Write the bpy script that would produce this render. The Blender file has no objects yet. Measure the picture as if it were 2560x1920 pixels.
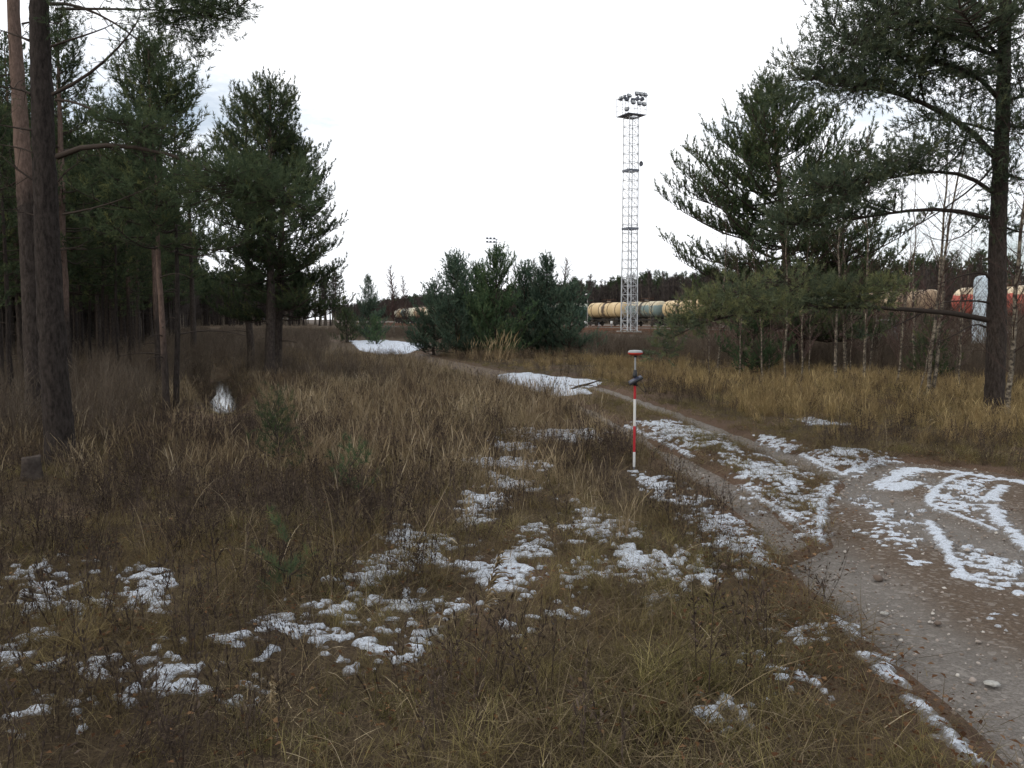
import bpy, math, random
import numpy as np
from mathutils import Vector

# ------------------------------------------------------------------ camera, sky, sun, exposure
SC = bpy.context.scene
COL = SC.collection
FPX, EYE, PITCH = 2130.0, 1.95, math.atan(163 / 2130.0)
cam_d = bpy.data.cameras.new('camera'); cam = bpy.data.objects.new('camera', cam_d); COL.objects.link(cam)
cam.location = (0, 0, EYE); cam.rotation_euler = (math.pi / 2 - PITCH, 0, 0)
cam_d.sensor_width = 36; cam_d.lens = 36 * FPX / 2560; cam_d.clip_start = .05; cam_d.clip_end = 6000
SC.camera = cam

SUN_AZ, SUN_EL = math.radians(-112), math.radians(24)      # azimuth measured from +Y towards +X
world = bpy.data.worlds.new('World'); SC.world = world; world.use_nodes = True
wt = world.node_tree; wt.nodes.clear()
wo = wt.nodes.new('ShaderNodeOutputWorld'); bg = wt.nodes.new('ShaderNodeBackground'); bg.inputs[1].default_value = .1
sky = wt.nodes.new('ShaderNodeTexSky'); sky.sky_type = 'NISHITA'; sky.sun_disc = False
sky.sun_elevation = SUN_EL; sky.sun_rotation = SUN_AZ; sky.air_density = 1.3; sky.dust_density = 1.0
tc = wt.nodes.new('ShaderNodeTexCoord')
mp = wt.nodes.new('ShaderNodeMapping'); mp.inputs['Scale'].default_value = (1, 1, 3.2); mp.inputs['Location'].default_value = (3.1, .4, 0)
nz = wt.nodes.new('ShaderNodeTexNoise'); nz.inputs['Scale'].default_value = 2.6; nz.inputs['Detail'].default_value = 7; nz.inputs['Roughness'].default_value = .62
wt.links.new(tc.outputs['Generated'], mp.inputs[0]); wt.links.new(mp.outputs[0], nz.inputs[0])
# cloud deck breaks up low down to the left and right of the bright middle
sx = wt.nodes.new('ShaderNodeSeparateXYZ'); wt.links.new(tc.outputs['Generated'], sx.inputs[0])
def wmath(op, a, b=None):
    n = wt.nodes.new('ShaderNodeMath'); n.operation = op
    for i, v in enumerate((a, b)):
        if v is None: continue
        if isinstance(v, (int, float)): n.inputs[i].default_value = v
        else: wt.links.new(v, n.inputs[i])
    return n.outputs[0]
side = wmath('MULTIPLY', wmath('ABSOLUTE', wmath('ADD', sx.outputs['X'], -.03)), .62)
low = wmath('MULTIPLY', wmath('ABSOLUTE', sx.outputs['Z']), -.55)
gap = wmath('ADD', wmath('ADD', nz.outputs['Fac'], side), low)
rp = wt.nodes.new('ShaderNodeValToRGB'); rp.color_ramp.elements[0].position = .60; rp.color_ramp.elements[1].position = .84
wt.links.new(gap, rp.inputs[0])
cl = wt.nodes.new('ShaderNodeRGB'); cl.outputs[0].default_value = (11.2, 11.4, 11.8, 1)
sb = wt.nodes.new('ShaderNodeMix'); sb.data_type = 'RGBA'; sb.inputs[0].default_value = .55
wt.links.new(sky.outputs[0], sb.inputs[6]); sb.inputs[7].default_value = (4.6, 5.6, 7.2, 1)
mx = wt.nodes.new('ShaderNodeMix'); mx.data_type = 'RGBA'
wt.links.new(rp.outputs[0], mx.inputs[0]); wt.links.new(cl.outputs[0], mx.inputs[6]); wt.links.new(sb.outputs[2], mx.inputs[7])
wt.links.new(mx.outputs[2], bg.inputs[0]); wt.links.new(bg.outputs[0], wo.inputs[0])

sl = bpy.data.lights.new('sun', 'SUN'); sl.energy = .9; sl.angle = math.radians(14); sl.color = (1, .93, .82)
so = bpy.data.objects.new('sun', sl); COL.objects.link(so)
sd_ = Vector((math.sin(SUN_AZ) * math.cos(SUN_EL), math.cos(SUN_AZ) * math.cos(SUN_EL), math.sin(SUN_EL)))
so.rotation_euler = sd_.to_track_quat('Z', 'Y').to_euler()

vs = SC.view_settings; vs.view_transform = 'Standard'; vs.look = 'None'; vs.gamma = 1; vs.use_curve_mapping = False; vs.exposure = 0.28
SC.cycles.max_bounces = 4; SC.cycles.diffuse_bounces = 2; SC.cycles.adaptive_threshold = .025; SC.cycles.glossy_bounces = 2; SC.cycles.transparent_max_bounces = 4
SC.cycles.use_denoising = True

# ------------------------------------------------------------------ numeric helpers
R0 = np.random.default_rng(7)
def G(px, py, z=0.0):
    """where a point of the photograph (2560 px wide) meets the level z"""
    c, s = math.cos(PITCH), math.sin(PITCH)
    u, v = (px - 1280) / FPX, (960 - py) / FPX
    d = (u, c + v * s, -s + v * c)
    t = (z - EYE) / d[2]
    return (d[0] * t, d[1] * t)
def AT(px, py, dist):
    """the point at a given distance ahead along a sight line"""
    c, s = math.cos(PITCH), math.sin(PITCH)
    u, v = (px - 1280) / FPX, (960 - py) / FPX
    d = (u, c + v * s, -s + v * c); t = dist / d[1]
    return np.array((d[0] * t, dist, EYE + d[2] * t))
def _h(ix, iy, seed):
    n = (ix.astype(np.int64) * 374761393 + iy.astype(np.int64) * 668265263 + seed * 1274126177) & 0xffffffff
    n = ((n ^ (n >> 13)) * 1274126177) & 0xffffffff
    return ((n ^ (n >> 16)) & 0xffff) / 65535.0
def vnoise(x, y, seed=0):
    ix, iy = np.floor(x), np.floor(y); fx, fy = x - ix, y - iy
    fx = fx * fx * (3 - 2 * fx); fy = fy * fy * (3 - 2 * fy)
    a, b = _h(ix, iy, seed), _h(ix + 1, iy, seed); c, d = _h(ix, iy + 1, seed), _h(ix + 1, iy + 1, seed)
    return (a * (1 - fx) + b * fx) * (1 - fy) + (c * (1 - fx) + d * fx) * fy
def fbm(x, y, f, seed=0, oct=3):
    s, a, t = 0, 1, 0
    for o in range(oct):
        s = s + a * vnoise(x * f * 2 ** o + 17.3 * o, y * f * 2 ** o - 9.1 * o, seed + o); t += a; a *= .5
    return s / t - .5
def sstep(x, a, b):
    t = np.clip((x - a) / (b - a), 0, 1); return t * t * (3 - 2 * t)
def polysd(x, y, poly):
    """signed distance to a closed polygon, positive inside"""
    P = np.array(poly, float); d = np.full(x.shape, 1e9); ins = np.zeros(x.shape, bool)
    for i in range(len(P)):
        ax, ay = P[i]; bx, by = P[(i + 1) % len(P)]
        ex, ey = bx - ax, by - ay; l2 = ex * ex + ey * ey + 1e-12
        t = np.clip(((x - ax) * ex + (y - ay) * ey) / l2, 0, 1)
        d = np.minimum(d, (x - ax - t * ex) ** 2 + (y - ay - t * ey) ** 2)
        c = (ay > y) != (by > y)
        if abs(ey) > 1e-12: ins ^= c & (x < ax + (y - ay) * ex / ey)
    d = np.sqrt(d); return np.where(ins, d, -d)
def linesd(x, y, pts, w):
    d = np.full(x.shape, 1e9)
    for (ax, ay), (bx, by) in zip(pts[:-1], pts[1:]):
        ex, ey = bx - ax, by - ay; l2 = ex * ex + ey * ey + 1e-12
        t = np.clip(((x - ax) * ex + (y - ay) * ey) / l2, 0, 1)
        d = np.minimum(d, (x - ax - t * ex) ** 2 + (y - ay - t * ey) ** 2)
    return w / 2 - np.sqrt(d)

# ------------------------------------------------------------------ object helpers
def mk_mesh(name, V, faces, attrs=None, smooth=False, mats=(), matidx=None):
    """faces: list of int arrays shaped (n,3) or (n,4)"""
    me = bpy.data.meshes.new(name)
    V = np.asarray(V, np.float32)
    faces = [np.asarray(f, np.int32) for f in faces if len(f)]
    nl = sum(f.size for f in faces); nf = sum(len(f) for f in faces)
    me.vertices.add(len(V)); me.vertices.foreach_set('co', V.ravel())
    me.loops.add(nl); me.polygons.add(nf)
    me.loops.foreach_set('vertex_index', np.concatenate([f.ravel() for f in faces]))
    starts, tot = [], 0
    for f in faces:
        starts.append(np.arange(len(f)) * f.shape[1] + tot); tot += f.size
    me.polygons.foreach_set('loop_start', np.concatenate(starts).astype(np.int32))
    me.polygons.foreach_set('use_smooth', np.full(nf, bool(smooth)))
    for m in mats: me.materials.append(m)
    if matidx is not None: me.polygons.foreach_set('material_index', np.asarray(matidx, np.int32))
    for k, a in (attrs or {}).items():
        at = me.attributes.new(k, 'FLOAT', 'POINT'); at.data.foreach_set('value', np.asarray(a, np.float32))
    me.update(calc_edges=True); me.validate()
    return me
def link(name, me, parent=None, loc=None):
    o = bpy.data.objects.new(name, me); COL.objects.link(o)
    if parent is not None: o.parent = parent
    if loc is not None: o.location = loc
    return o
def tag(o, label=None, cat=None, group=None, kind=None):
    for k, v in (('label', label), ('category', cat), ('group', group), ('kind', kind)):
        if v: o[k] = v
    return o
def empty(name, loc, rz=0, label=None, cat=None, group=None):
    o = bpy.data.objects.new(name, None); COL.objects.link(o); o.location = loc; o.rotation_euler = (0, 0, rz)
    o.empty_display_size = .2
    return tag(o, label, cat, group)
def copy_tree(o, parent=None):
    c = o.copy(); COL.objects.link(c)
    if parent is not None: c.parent = parent
    for ch in list(o.children): copy_tree(ch, c)
    return c

class MB:
    """collects simple shapes into one mesh"""
    def __init__(s): s.V, s.F4, s.F3, s.n = [], [], [], 0
    def add(s, V, quads=None, tris=None):
        V = np.asarray(V, float).reshape(-1, 3); s.V.append(V)
        if quads is not None and len(quads): s.F4.append(np.asarray(quads) + s.n)
        if tris is not None and len(tris): s.F3.append(np.asarray(tris) + s.n)
        s.n += len(V); return s
    def box(s, c, size, rz=0, bev=0, rot=None):
        hx, hy, hz = (v / 2 for v in size)
        P = np.array([(x, y, z) for z in (-hz, hz) for y in (-hy, hy) for x in (-hx, hx)])
        if bev:
            b = bev; P = []
            for z, k in ((-hz, 1), (-hz + b, 0), (hz - b, 0), (hz, 1)):
                q = b if k else 0
                for (x, y) in ((-hx + q, -hy + q), (hx - q, -hy + q), (hx - q, hy - q), (-hx + q, hy - q)): P.append((x, y, z))
            P = np.array(P); Q = [(3, 2, 1, 0), (12, 13, 14, 15)]
            for r in range(3):
                for i in range(4): Q.append((r * 4 + i, r * 4 + (i + 1) % 4, r * 4 + 4 + (i + 1) % 4, r * 4 + 4 + i))
        else: Q = [(0, 2, 3, 1), (4, 5, 7, 6), (0, 1, 5, 4), (2, 6, 7, 3), (0, 4, 6, 2), (1, 3, 7, 5)]
        if rot is not None: P = P @ np.array(rot).T
        if rz:
            c_, s_ = math.cos(rz), math.sin(rz); P = P @ np.array([[c_, s_, 0], [-s_, c_, 0], [0, 0, 1]])
        return s.add(P + np.array(c), Q)
    def tube(s, pts, rad, sides=8, cap=True):
        V, Q = tubes(np.array(pts, float)[None], np.array(np.broadcast_to(rad, (len(pts),)), float)[None], sides)
        s.add(V, Q)
        if cap:
            k = len(pts); b = s.n - k * sides
            for i in range(1, sides - 1):
                s.F3.append(np.array([(b, b + i + 1, b + i), (b + (k - 1) * sides, b + (k - 1) * sides + i, b + (k - 1) * sides + i + 1)]))
        return s
    def bar(s, a, b, r, sides=6): return s.tube([a, b], [r, r], sides)
    def lathe(s, prof, sides=24, axis='z', c=(0, 0, 0)):
        a = np.linspace(0, 2 * math.pi, sides, endpoint=False); P = []
        for r, h in prof:
            ring = np.stack([r * np.cos(a), r * np.sin(a), np.full(sides, h)], 1)
            if axis == 'x': ring = ring[:, [2, 0, 1]]
            elif axis == 'y': ring = ring[:, [1, 2, 0]]
            P.append(ring)
        P = np.concatenate(P) + np.array(c); Q = []
        for k in range(len(prof) - 1):
            for i in range(sides):
                j = (i + 1) % sides; Q.append((k * sides + i, k * sides + j, (k + 1) * sides + j, (k + 1) * sides + i))
        return s.add(P, Q)
    def build(s, name, mat, parent=None, smooth=False, attrs=None):
        me = mk_mesh(name, np.concatenate(s.V), ([np.concatenate(s.F4)] if s.F4 else []) + ([np.concatenate(s.F3)] if s.F3 else []),
                     attrs, smooth, [mat])
        return link(name, me, parent)

def tubes(P, Rr, sides):
    """many tubes at once: P (n,k,3), Rr (n,k) -> vertices and quads"""
    n, k, _ = P.shape
    T = np.gradient(P, axis=1); T /= np.linalg.norm(T, axis=2, keepdims=True) + 1e-9
    ref = np.where(np.abs(T[..., 2:3]) > .9, np.array([1., 0, 0]), np.array([0, 0, 1.]))
    A = np.cross(T, ref); A /= np.linalg.norm(A, axis=2, keepdims=True) + 1e-9
    B = np.cross(T, A)
    a = np.linspace(0, 2 * math.pi, sides, endpoint=False)
    V = P[:, :, None] + Rr[:, :, None, None] * (np.cos(a)[:, None] * A[:, :, None] + np.sin(a)[:, None] * B[:, :, None])
    base = (np.arange(n) * k * sides)[:, None, None]; kk = (np.arange(k - 1) * sides)[None, :, None]; i = np.arange(sides)[None, None]
    j = (i + 1) % sides
    Q = np.stack([base + kk + i, base + kk + j, base + kk + sides + j, base + kk + sides + i], -1).reshape(-1, 4)
    return V.reshape(-1, 3), Q[:, ::-1]

# ------------------------------------------------------------------ materials
def new_mat(name):
    m = bpy.data.materials.new(name); m.use_nodes = True; t = m.node_tree; t.nodes.clear()
    out = t.nodes.new('ShaderNodeOutputMaterial'); return m, t, out
def N(t, kind, **kw):
    n = t.nodes.new(kind)
    for k, v in kw.items(): setattr(n, k, v)
    return n
def noise(t, scale, detail=4, rough=.55, coord='Object', vec=None, stretch=None):
    if vec is None:
        c = N(t, 'ShaderNodeTexCoord'); vec = c.outputs[coord]
    if stretch:
        mp_ = N(t, 'ShaderNodeMapping'); mp_.inputs['Scale'].default_value = stretch; t.links.new(vec, mp_.inputs[0]); vec = mp_.outputs[0]
    n = N(t, 'ShaderNodeTexNoise'); n.inputs['Scale'].default_value = scale; n.inputs['Detail'].default_value = detail; n.inputs['Roughness'].default_value = rough
    t.links.new(vec, n.inputs[0]); return n.outputs['Fac']
def ramp(t, fac, stops):
    r = N(t, 'ShaderNodeValToRGB'); e = r.color_ramp.elements
    while len(e) < len(stops): e.new(.5)
    for el, (p, c) in zip(e, stops): el.position = p; el.color = (*c, 1)
    t.links.new(fac, r.inputs[0]); return r.outputs[0]
def mix(t, fac, a, b, mode='MIX'):
    m = N(t, 'ShaderNodeMix', data_type='RGBA', blend_type=mode)
    for i, v in ((0, fac), (6, a), (7, b)):
        if isinstance(v, (int, float)): m.inputs[i].default_value = v
        elif isinstance(v, tuple): m.inputs[i].default_value = (*v, 1)
        else: t.links.new(v, m.inputs[i])
    return m.outputs[2]
def attr(t, name):
    a = N(t, 'ShaderNodeAttribute'); a.attribute_name = name; return a.outputs['Fac']
def mth(t, op, a, b=0.0):
    m = N(t, 'ShaderNodeMath', operation=op)
    for i, v in ((0, a), (1, b)):
        if isinstance(v, (int, float)): m.inputs[i].default_value = v
        else: t.links.new(v, m.inputs[i])
    return m.outputs[0]
def finish(t, out, col, rough=.9, spec=.2, bump=None, bstr=.5, bdist=.02, metal=0):
    p = N(t, 'ShaderNodeBsdfPrincipled'); p.inputs['Roughness'].default_value = rough; p.inputs['Metallic'].default_value = metal
    p.inputs['Specular IOR Level'].default_value = spec
    if isinstance(col, tuple): p.inputs['Base Color'].default_value = (*col, 1)
    else: t.links.new(col, p.inputs['Base Color'])
    if bump is not None:
        b = N(t, 'ShaderNodeBump'); b.inputs['Strength'].default_value = bstr; b.inputs['Distance'].default_value = bdist
        t.links.new(bump, b.inputs['Height']); t.links.new(b.outputs[0], p.inputs['Normal'])
    t.links.new(p.outputs[0], out.inputs[0])
def worn(name, a, b, scale=6, rough=.6, spec=.3, metal=0, bstr=.15, c=None):
    m, t, o = new_mat(name); f = noise(t, scale, 6, .62)
    col = ramp(t, f, [(.36, a), (.62, b)] + ([(.74, c)] if c else []))
    finish(t, o, col, rough, spec, noise(t, scale * 6, 3), bstr, .01, metal); return m

def mat_ground():
    m, t, o = new_mat('soil')
    g = N(t, 'ShaderNodeNewGeometry').outputs['Position']
    a = ramp(t, noise(t, 1.3, 8, .68, vec=g), [(.3, (.030, .024, .017)), (.47, (.062, .048, .032)), (.6, (.088, .070, .042)), (.74, (.070, .066, .034))])
    fine = noise(t, 38, 5, .7, vec=g)
    a = mix(t, .55, a, ramp(t, fine, [(.3, (.02, .014, .01)), (.52, (.075, .05, .03)), (.7, (.17, .125, .075))]))
    lit = ramp(t, noise(t, 60, 4, .7, vec=g), [(.32, (.050, .033, .024)), (.55, (.115, .074, .050)), (.72, (.19, .130, .088))])
    a = mix(t, attr(t, 'litter'), a, lit)
    gra = ramp(t, noise(t, 9, 8, .75, vec=g), [(.3, (.06, .05, .045)), (.55, (.15, .125, .11)), (.72, (.24, .21, .19))])
    a = mix(t, attr(t, 'ballast'), a, gra)
    finish(t, o, a, .95, .1, fine, .8, .03); return m
def mat_track():
    m, t, o = new_mat('track_gravel')
    g = N(t, 'ShaderNodeNewGeometry').outputs['Position']
    big = noise(t, .9, 5, .6, vec=g); fine = noise(t, 55, 6, .75, vec=g)
    base = ramp(t, fine, [(.28, (.080, .070, .061)), (.5, (.172, .153, .135)), (.66, (.255, .231, .207)), (.8, (.43, .405, .375))])
    base = mix(t, ramp(t, big, [(.38, (0, 0, 0)), (.62, (.6, .6, .6))]), base, (.142, .125, .108), 'MIX')
    brown = ramp(t, noise(t, 34, 8, .8, vec=g), [(.3, (.048, .034, .025)), (.5, (.105, .076, .054)), (.7, (.19, .145, .108))])
    base = mix(t, attr(t, 'worn'), brown, base)
    v = N(t, 'ShaderNodeTexVoronoi'); v.inputs['Scale'].default_value = 32; t.links.new(g, v.inputs[0])
    peb = ramp(t, v.outputs['Color'], [(.72, (0, 0, 0)), (.8, (.8, .8, .8))])
    base = mix(t, mth(t, 'MULTIPLY', peb, .5), base, (.30, .27, .24))
    finish(t, o, base, .92, .15, mth(t, 'ADD', fine, mth(t, 'MULTIPLY', v.outputs['Distance'], -.6)), .9, .02); return m
def mat_snow():
    m, t, o = new_mat('snow')
    g = N(t, 'ShaderNodeNewGeometry').outputs['Position']
    f = noise(t, 22, 6, .7, vec=g); col = ramp(t, f, [(.3, (.43, .47, .53)), (.6, (.60, .645, .71))])
    grit = ramp(t, noise(t, 62, 4, .8, vec=g, stretch=(1, 1.6, 1)), [(.40, (1, 1, 1)), (.47, (0, 0, 0))])
    col = mix(t, mth(t, 'MULTIPLY', grit, .85), col, (.085, .065, .045))
    k = mth(t, 'ADD', attr(t, 'depth'), mth(t, 'MULTIPLY', mth(t, 'SUBTRACT', noise(t, 40, 4, .7, vec=g), .5), 1.1))
    thin = ramp(t, k, [(.10, (1, 1, 1)), (.42, (0, 0, 0))])
    finish(t, o, mix(t, mth(t, 'MULTIPLY', thin, .9), col, (.12, .098, .075)), .7, .2, f, .9, .03); return m
def mat_blades(name, stops, lo=.6, hi=1.25, patch=None):
    m, t, o = new_mat(name)
    col = ramp(t, attr(t, 'tint'), stops)
    oi = N(t, 'ShaderNodeObjectInfo')
    k = mth(t, 'ADD', mth(t, 'MULTIPLY', oi.outputs['Random'], hi - lo), lo)
    cr = N(t, 'ShaderNodeCombineColor'); [t.links.new(k, cr.inputs[i]) for i in range(3)]
    col = mix(t, 1.0, col, cr.outputs[0], 'MULTIPLY')
    if patch:
        g = N(t, 'ShaderNodeNewGeometry').outputs['Position']
        f = ramp(t, noise(t, .55, 4, .6, vec=g), [(.42, (0, 0, 0)), (.6, (1, 1, 1))])
        col = mix(t, f, col, mix(t, .65, col, patch))
    d = N(t, 'ShaderNodeBsdfDiffuse'); t.links.new(col, d.inputs[0])
    tr = N(t, 'ShaderNodeBsdfTranslucent'); t.links.new(col, tr.inputs[0])
    ms = N(t, 'ShaderNodeMixShader'); ms.inputs[0].default_value = .3
    t.links.new(d.outputs[0], ms.inputs[1]); t.links.new(tr.outputs[0], ms.inputs[2]); t.links.new(ms.outputs[0], o.inputs[0]); return m
def mat_bark(name, lo, hi, ring=.25):
    """lo: rough grey base bark, hi: thin orange bark higher up (attribute up)"""
    m, t, o = new_mat(name)
    f = noise(t, 5, 6, .7, stretch=(1, 1, .22)); f2 = noise(t, 26, 5, .7, stretch=(1, 1, .35))
    dk = tuple(c * .42 for c in lo); a = ramp(t, f2, [(.34, dk), (.55, lo), (.72, tuple(c * 1.5 for c in lo))])
    b = ramp(t, f2, [(.3, tuple(c * .55 for c in hi)), (.55, hi), (.75, tuple(min(1, c * 1.4) for c in hi))])
    k = mth(t, 'ADD', attr(t, 'up'), mth(t, 'MULTIPLY', mth(t, 'SUBTRACT', f, .5), .7))
    kk = ramp(t, k, [(.3, (0, 0, 0)), (.75, (1, 1, 1))])
    finish(t, o, mix(t, kk, a, b), .95, .1, f2, .9, .04); return m
def mat_birch(name):
    m, t, o = new_mat(name)
    f = noise(t, 7, 5, .7, stretch=(1, 1, 1.6))
    a = ramp(t, f, [(.42, (.042, .035, .030)), (.54, (.175, .148, .112)), (.72, (.31, .275, .215))])
    finish(t, o, mix(t, attr(t, 'up'), a, (.085, .058, .048)), .9, .1); return m
def mat_plain(name, c, rough=.6, spec=.3, metal=0):
    m, t, o = new_mat(name); f = noise(t, 14, 5, .6)
    finish(t, o, ramp(t, f, [(.3, tuple(v * .82 for v in c)), (.7, c)]), rough, spec, None, metal=metal); return m

M = dict(
    soil=mat_ground(), track=mat_track(), snow=mat_snow(),
    needle=mat_blades('pine_needles', [(0, (.032, .045, .029)), (.4, (.062, .084, .047)), (.75, (.088, .108, .053)), (1, (.140, .146, .060))], .8, 1.2),
    needle_grey=mat_blades('grey_green_needles', [(0, (.044, .060, .043)), (.4, (.082, .104, .068)), (.75, (.112, .130, .074)), (1, (.165, .170, .080))], .8, 1.2),
    needle_light=mat_blades('mid_green_needles', [(0, (.040, .060, .033)), (.4, (.076, .106, .056)), (.75, (.106, .136, .064)), (1, (.16, .175, .075))], .8, 1.2),
    needle_blue=mat_blades('blue_green_needles', [(0, (.040, .063, .048)), (.45, (.074, .114, .080)), (1, (.130, .165, .108))], .8, 1.2),
    needle_green=mat_blades('fresh_green_needles', [(0, (.036, .060, .032)), (.5, (.066, .106, .054)), (1, (.125, .160, .076))], .85, 1.2),
    grass=mat_blades('dry_grass', [(0, (.105, .078, .050)), (.35, (.205, .154, .092)), (.7, (.315, .245, .145)), (1, (.47, .39, .27))], .5, 1.25, (.165, .115, .072)),
    gold=mat_blades('golden_grass', [(0, (.140, .098, .048)), (.5, (.310, .226, .105)), (1, (.50, .39, .20))], .5, 1.3, (.20, .140, .076)),
    olive=mat_blades('olive_grass', [(0, (.055, .053, .022)), (.4, (.135, .120, .050)), (.72, (.23, .19, .082)), (1, (.40, .33, .17))], .55, 1.3, (.17, .122, .066)),
    thatch=mat_blades('matted_grass', [(0, (.042, .032, .022)), (.5, (.130, .100, .062)), (.85, (.26, .205, .125)), (1, (.46, .38, .25))], .5, 1.3, (.085, .064, .042)),
    weed=mat_blades('dead_weeds', [(0, (.030, .023, .020)), (.5, (.076, .058, .047)), (1, (.17, .13, .10))], .6, 1.3, (.066, .050, .042)),
    brush=mat_blades('bare_twigs', [(0, (.080, .063, .050)), (.5, (.150, .121, .094)), (1, (.26, .215, .165))], .55, 1.3, (.15, .115, .085)),
    far_twig=mat_blades('distant_twigs', [(0, (.070, .058, .054)), (.5, (.105, .090, .083)), (1, (.16, .14, .125))], .75, 1.2),
    reed=mat_blades('reed_plumes', [(0, (.24, .16, .075)), (.6, (.40, .29, .15)), (1, (.55, .43, .26))], .8, 1.15),
    bark=mat_bark('pine_bark', (.066, .053, .045), (.135, .095, .074)),
    bark_dark=mat_bark('dark_pine_bark', (.042, .034, .030), (.055, .043, .037)),
    bark_red=mat_bark('reddish_pine_bark', (.055, .044, .038), (.150, .104, .084)),
    bark_limb=mat_plain('limb_bark', (.052, .041, .034), .95, .1),
    birch=mat_birch('birch_bark'), twig=mat_plain('twig_bark', (.075, .052, .044), .95, .1),
    twig_red=mat_plain('reddish_twig_bark', (.088, .055, .048), .95, .1),
    steel=worn('galvanised_steel', (.40, .41, .42), (.56, .57, .58), 4, .55, .4, .3),
    steel_dk=worn('dark_steel', (.10, .11, .13), (.17, .18, .21), 4, .6, .4),
    rust=worn('rusty_rail', (.075, .036, .022), (.16, .085, .052), 5, .85, .2),
    wood=worn('sleeper_wood', (.045, .035, .028), (.10, .08, .065), 5, .9, .1),
    white=mat_plain('white_paint', (.66, .66, .64), .45, .4), red=mat_plain('red_paint', (.42, .022, .030), .42, .4),
    black=mat_plain('black_plastic', (.014, .015, .018), .5, .4), grey=mat_plain('pale_grey_plastic', (.30, .31, .315), .45, .4),
    redband=mat_plain('receiver_red', (.45, .035, .02), .45, .4), screen=mat_plain('dull_navy_plastic', (.018, .022, .045), .4, .5),
    concrete=worn('concrete', (.24, .23, .21), (.38, .37, .34), 5, .9, .1),
)

# ------------------------------------------------------------------ terrain
RU = np.array((-.33, .944)); RN = np.array((.944, .33))           # along / across the railway and the ditch
RN = RN / np.linalg.norm(RN); RU = np.array((-RN[1], RN[0]))
Gp = lambda L: [G(*p) for p in L]
LEFT_RUT = Gp([(1302, 967), (1365, 982), (1417, 1008), (1462, 1034), (1514, 1060), (1551, 1082), (1640, 1134), (1662, 1168), (1758, 1216), (1810, 1262),
               (1880, 1322), (1935, 1400), (2055, 1350), (1927, 1258), (1855, 1208), (1729, 1145), (1662, 1116), (1599, 1079), (1551, 1056), (1502, 1027), (1413, 993)])
RIGHT_RUT = Gp([(1454, 965), (1551, 993), (1584, 1008), (1662, 1034), (1788, 1086), (1903, 1134), (1995, 1168), (2090, 1205), (2130, 1185), (2000, 1130), (1877, 1090),
                (1773, 1053), (1673, 1016), (1588, 990), (1514, 967)])
JUNCTION = Gp([(1935, 1400), (2055, 1350), (2052, 1300), (2070, 1240), (2090, 1205), (2080, 1185), (2106, 1180), (2171, 1161), (2260, 1149), (2400, 1160), (2560, 1186),
               (3300, 1250), (3600, 2300), (2760, 2200), (2480, 1930), (2420, 1830), (2330, 1740), (2200, 1640), (2110, 1560), (2020, 1480)])
FAR_TRACK = Gp([(1365, 982), (1302, 967), (1230, 946), (1140, 926), (1060, 906), (1000, 890), (960, 878), (1000, 872), (1100, 894), (1200, 915), (1300, 933), (1454, 960), (1514, 967), (1454, 967), (1420, 990)])
TRACKS = [LEFT_RUT, RIGHT_RUT, JUNCTION, FAR_TRACK]
def track_sd(x, y):
    x, y = np.asarray(x, float), np.asarray(y, float); s = np.full(x.shape, -9.)
    near = (y < 75) & (y > 1) & (x > -12) & (x < 16)
    if near.any():
        xs, ys = x[near], y[near]; q = np.full(xs.shape, -9.)
        for P in TRACKS: q = np.maximum(q, polysd(xs, ys, P))
        s[near] = q
    return s
def rail_n(x, y): return x * RN[0] + y * RN[1]
def rail_s(x, y): return x * RU[0] + y * RU[1]
def H(x, y):
    x, y = np.asarray(x, float), np.asarray(y, float)
    n, s = rail_n(x, y), rail_s(x, y)
    h = .16 * fbm(x, y, .35, 3) + .09 * fbm(x, y, 1.4, 5, 2)
    h = h * (1 - .8 * sstep(track_sd(x, y), -.35, .05)) * (1 - sstep(n, 33, 36))
    h = h - (1.0 - .55 * sstep(s, 38, 44)) * np.exp(-((n - .25) / (.66 + .5 * fbm(x, y, .6, 9))) ** 2) * sstep(s, 17, 27) * (1 + .5 * fbm(x, y, .5, 11) + .5 * fbm(x, y, 1.7, 13, 2))
    h = h - .10 * sstep(-n, 2, 8)
    h = h + .38 * sstep(n, 34.5, 38)
    h = h + 26 * sstep(n, 230, 900)
    return h
def Hs(x, y): return float(H(np.array([x]), np.array([y]))[0])
def axis(parts):
    out = []
    for a, b, st in parts: out.append(np.arange(a, b - 1e-6, st))
    out.append([parts[-1][1]]); return np.concatenate(out)
gx = axis([(-900, -120, 26), (-120, -30, 3), (-30, -12, .5), (-12, 14, .13), (14, 32, .5), (32, 120, 3), (120, 900, 26)])
gy = axis([(-60, -6, 3), (-6, 2.4, .4), (2.4, 20, .12), (20, 46, .3), (46, 130, 1), (130, 400, 6), (400, 1500, 40)])
GX, GY = np.meshgrid(gx, gy); hz = H(GX, GY); tsd = track_sd(GX, GY)
def grid_quads(nx, ny):
    i = np.arange(nx - 1)[None] + (np.arange(ny - 1) * nx)[:, None]
    return np.stack([i, i + 1, i + nx + 1, i + nx], -1).reshape(-1, 4)
litter = np.clip(sstep(tsd + .5 * fbm(GX, GY, 1.6, 21), -.75, -.05), 0, 1) * (.55 + .45 * sstep(GX, 0, 3))
litter = np.maximum(litter, .75 * sstep(fbm(GX, GY, .5, 33), .06, .2))
ball = sstep(rail_n(GX, GY) + 2.5 * fbm(GX, GY, .3, 41), 35, 37) * (1 - sstep(rail_n(GX, GY), 95, 120)) * (.8 + .8 * fbm(GX, GY, .12, 51)); litter = litter * (rail_n(GX, GY) < 33)
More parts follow.
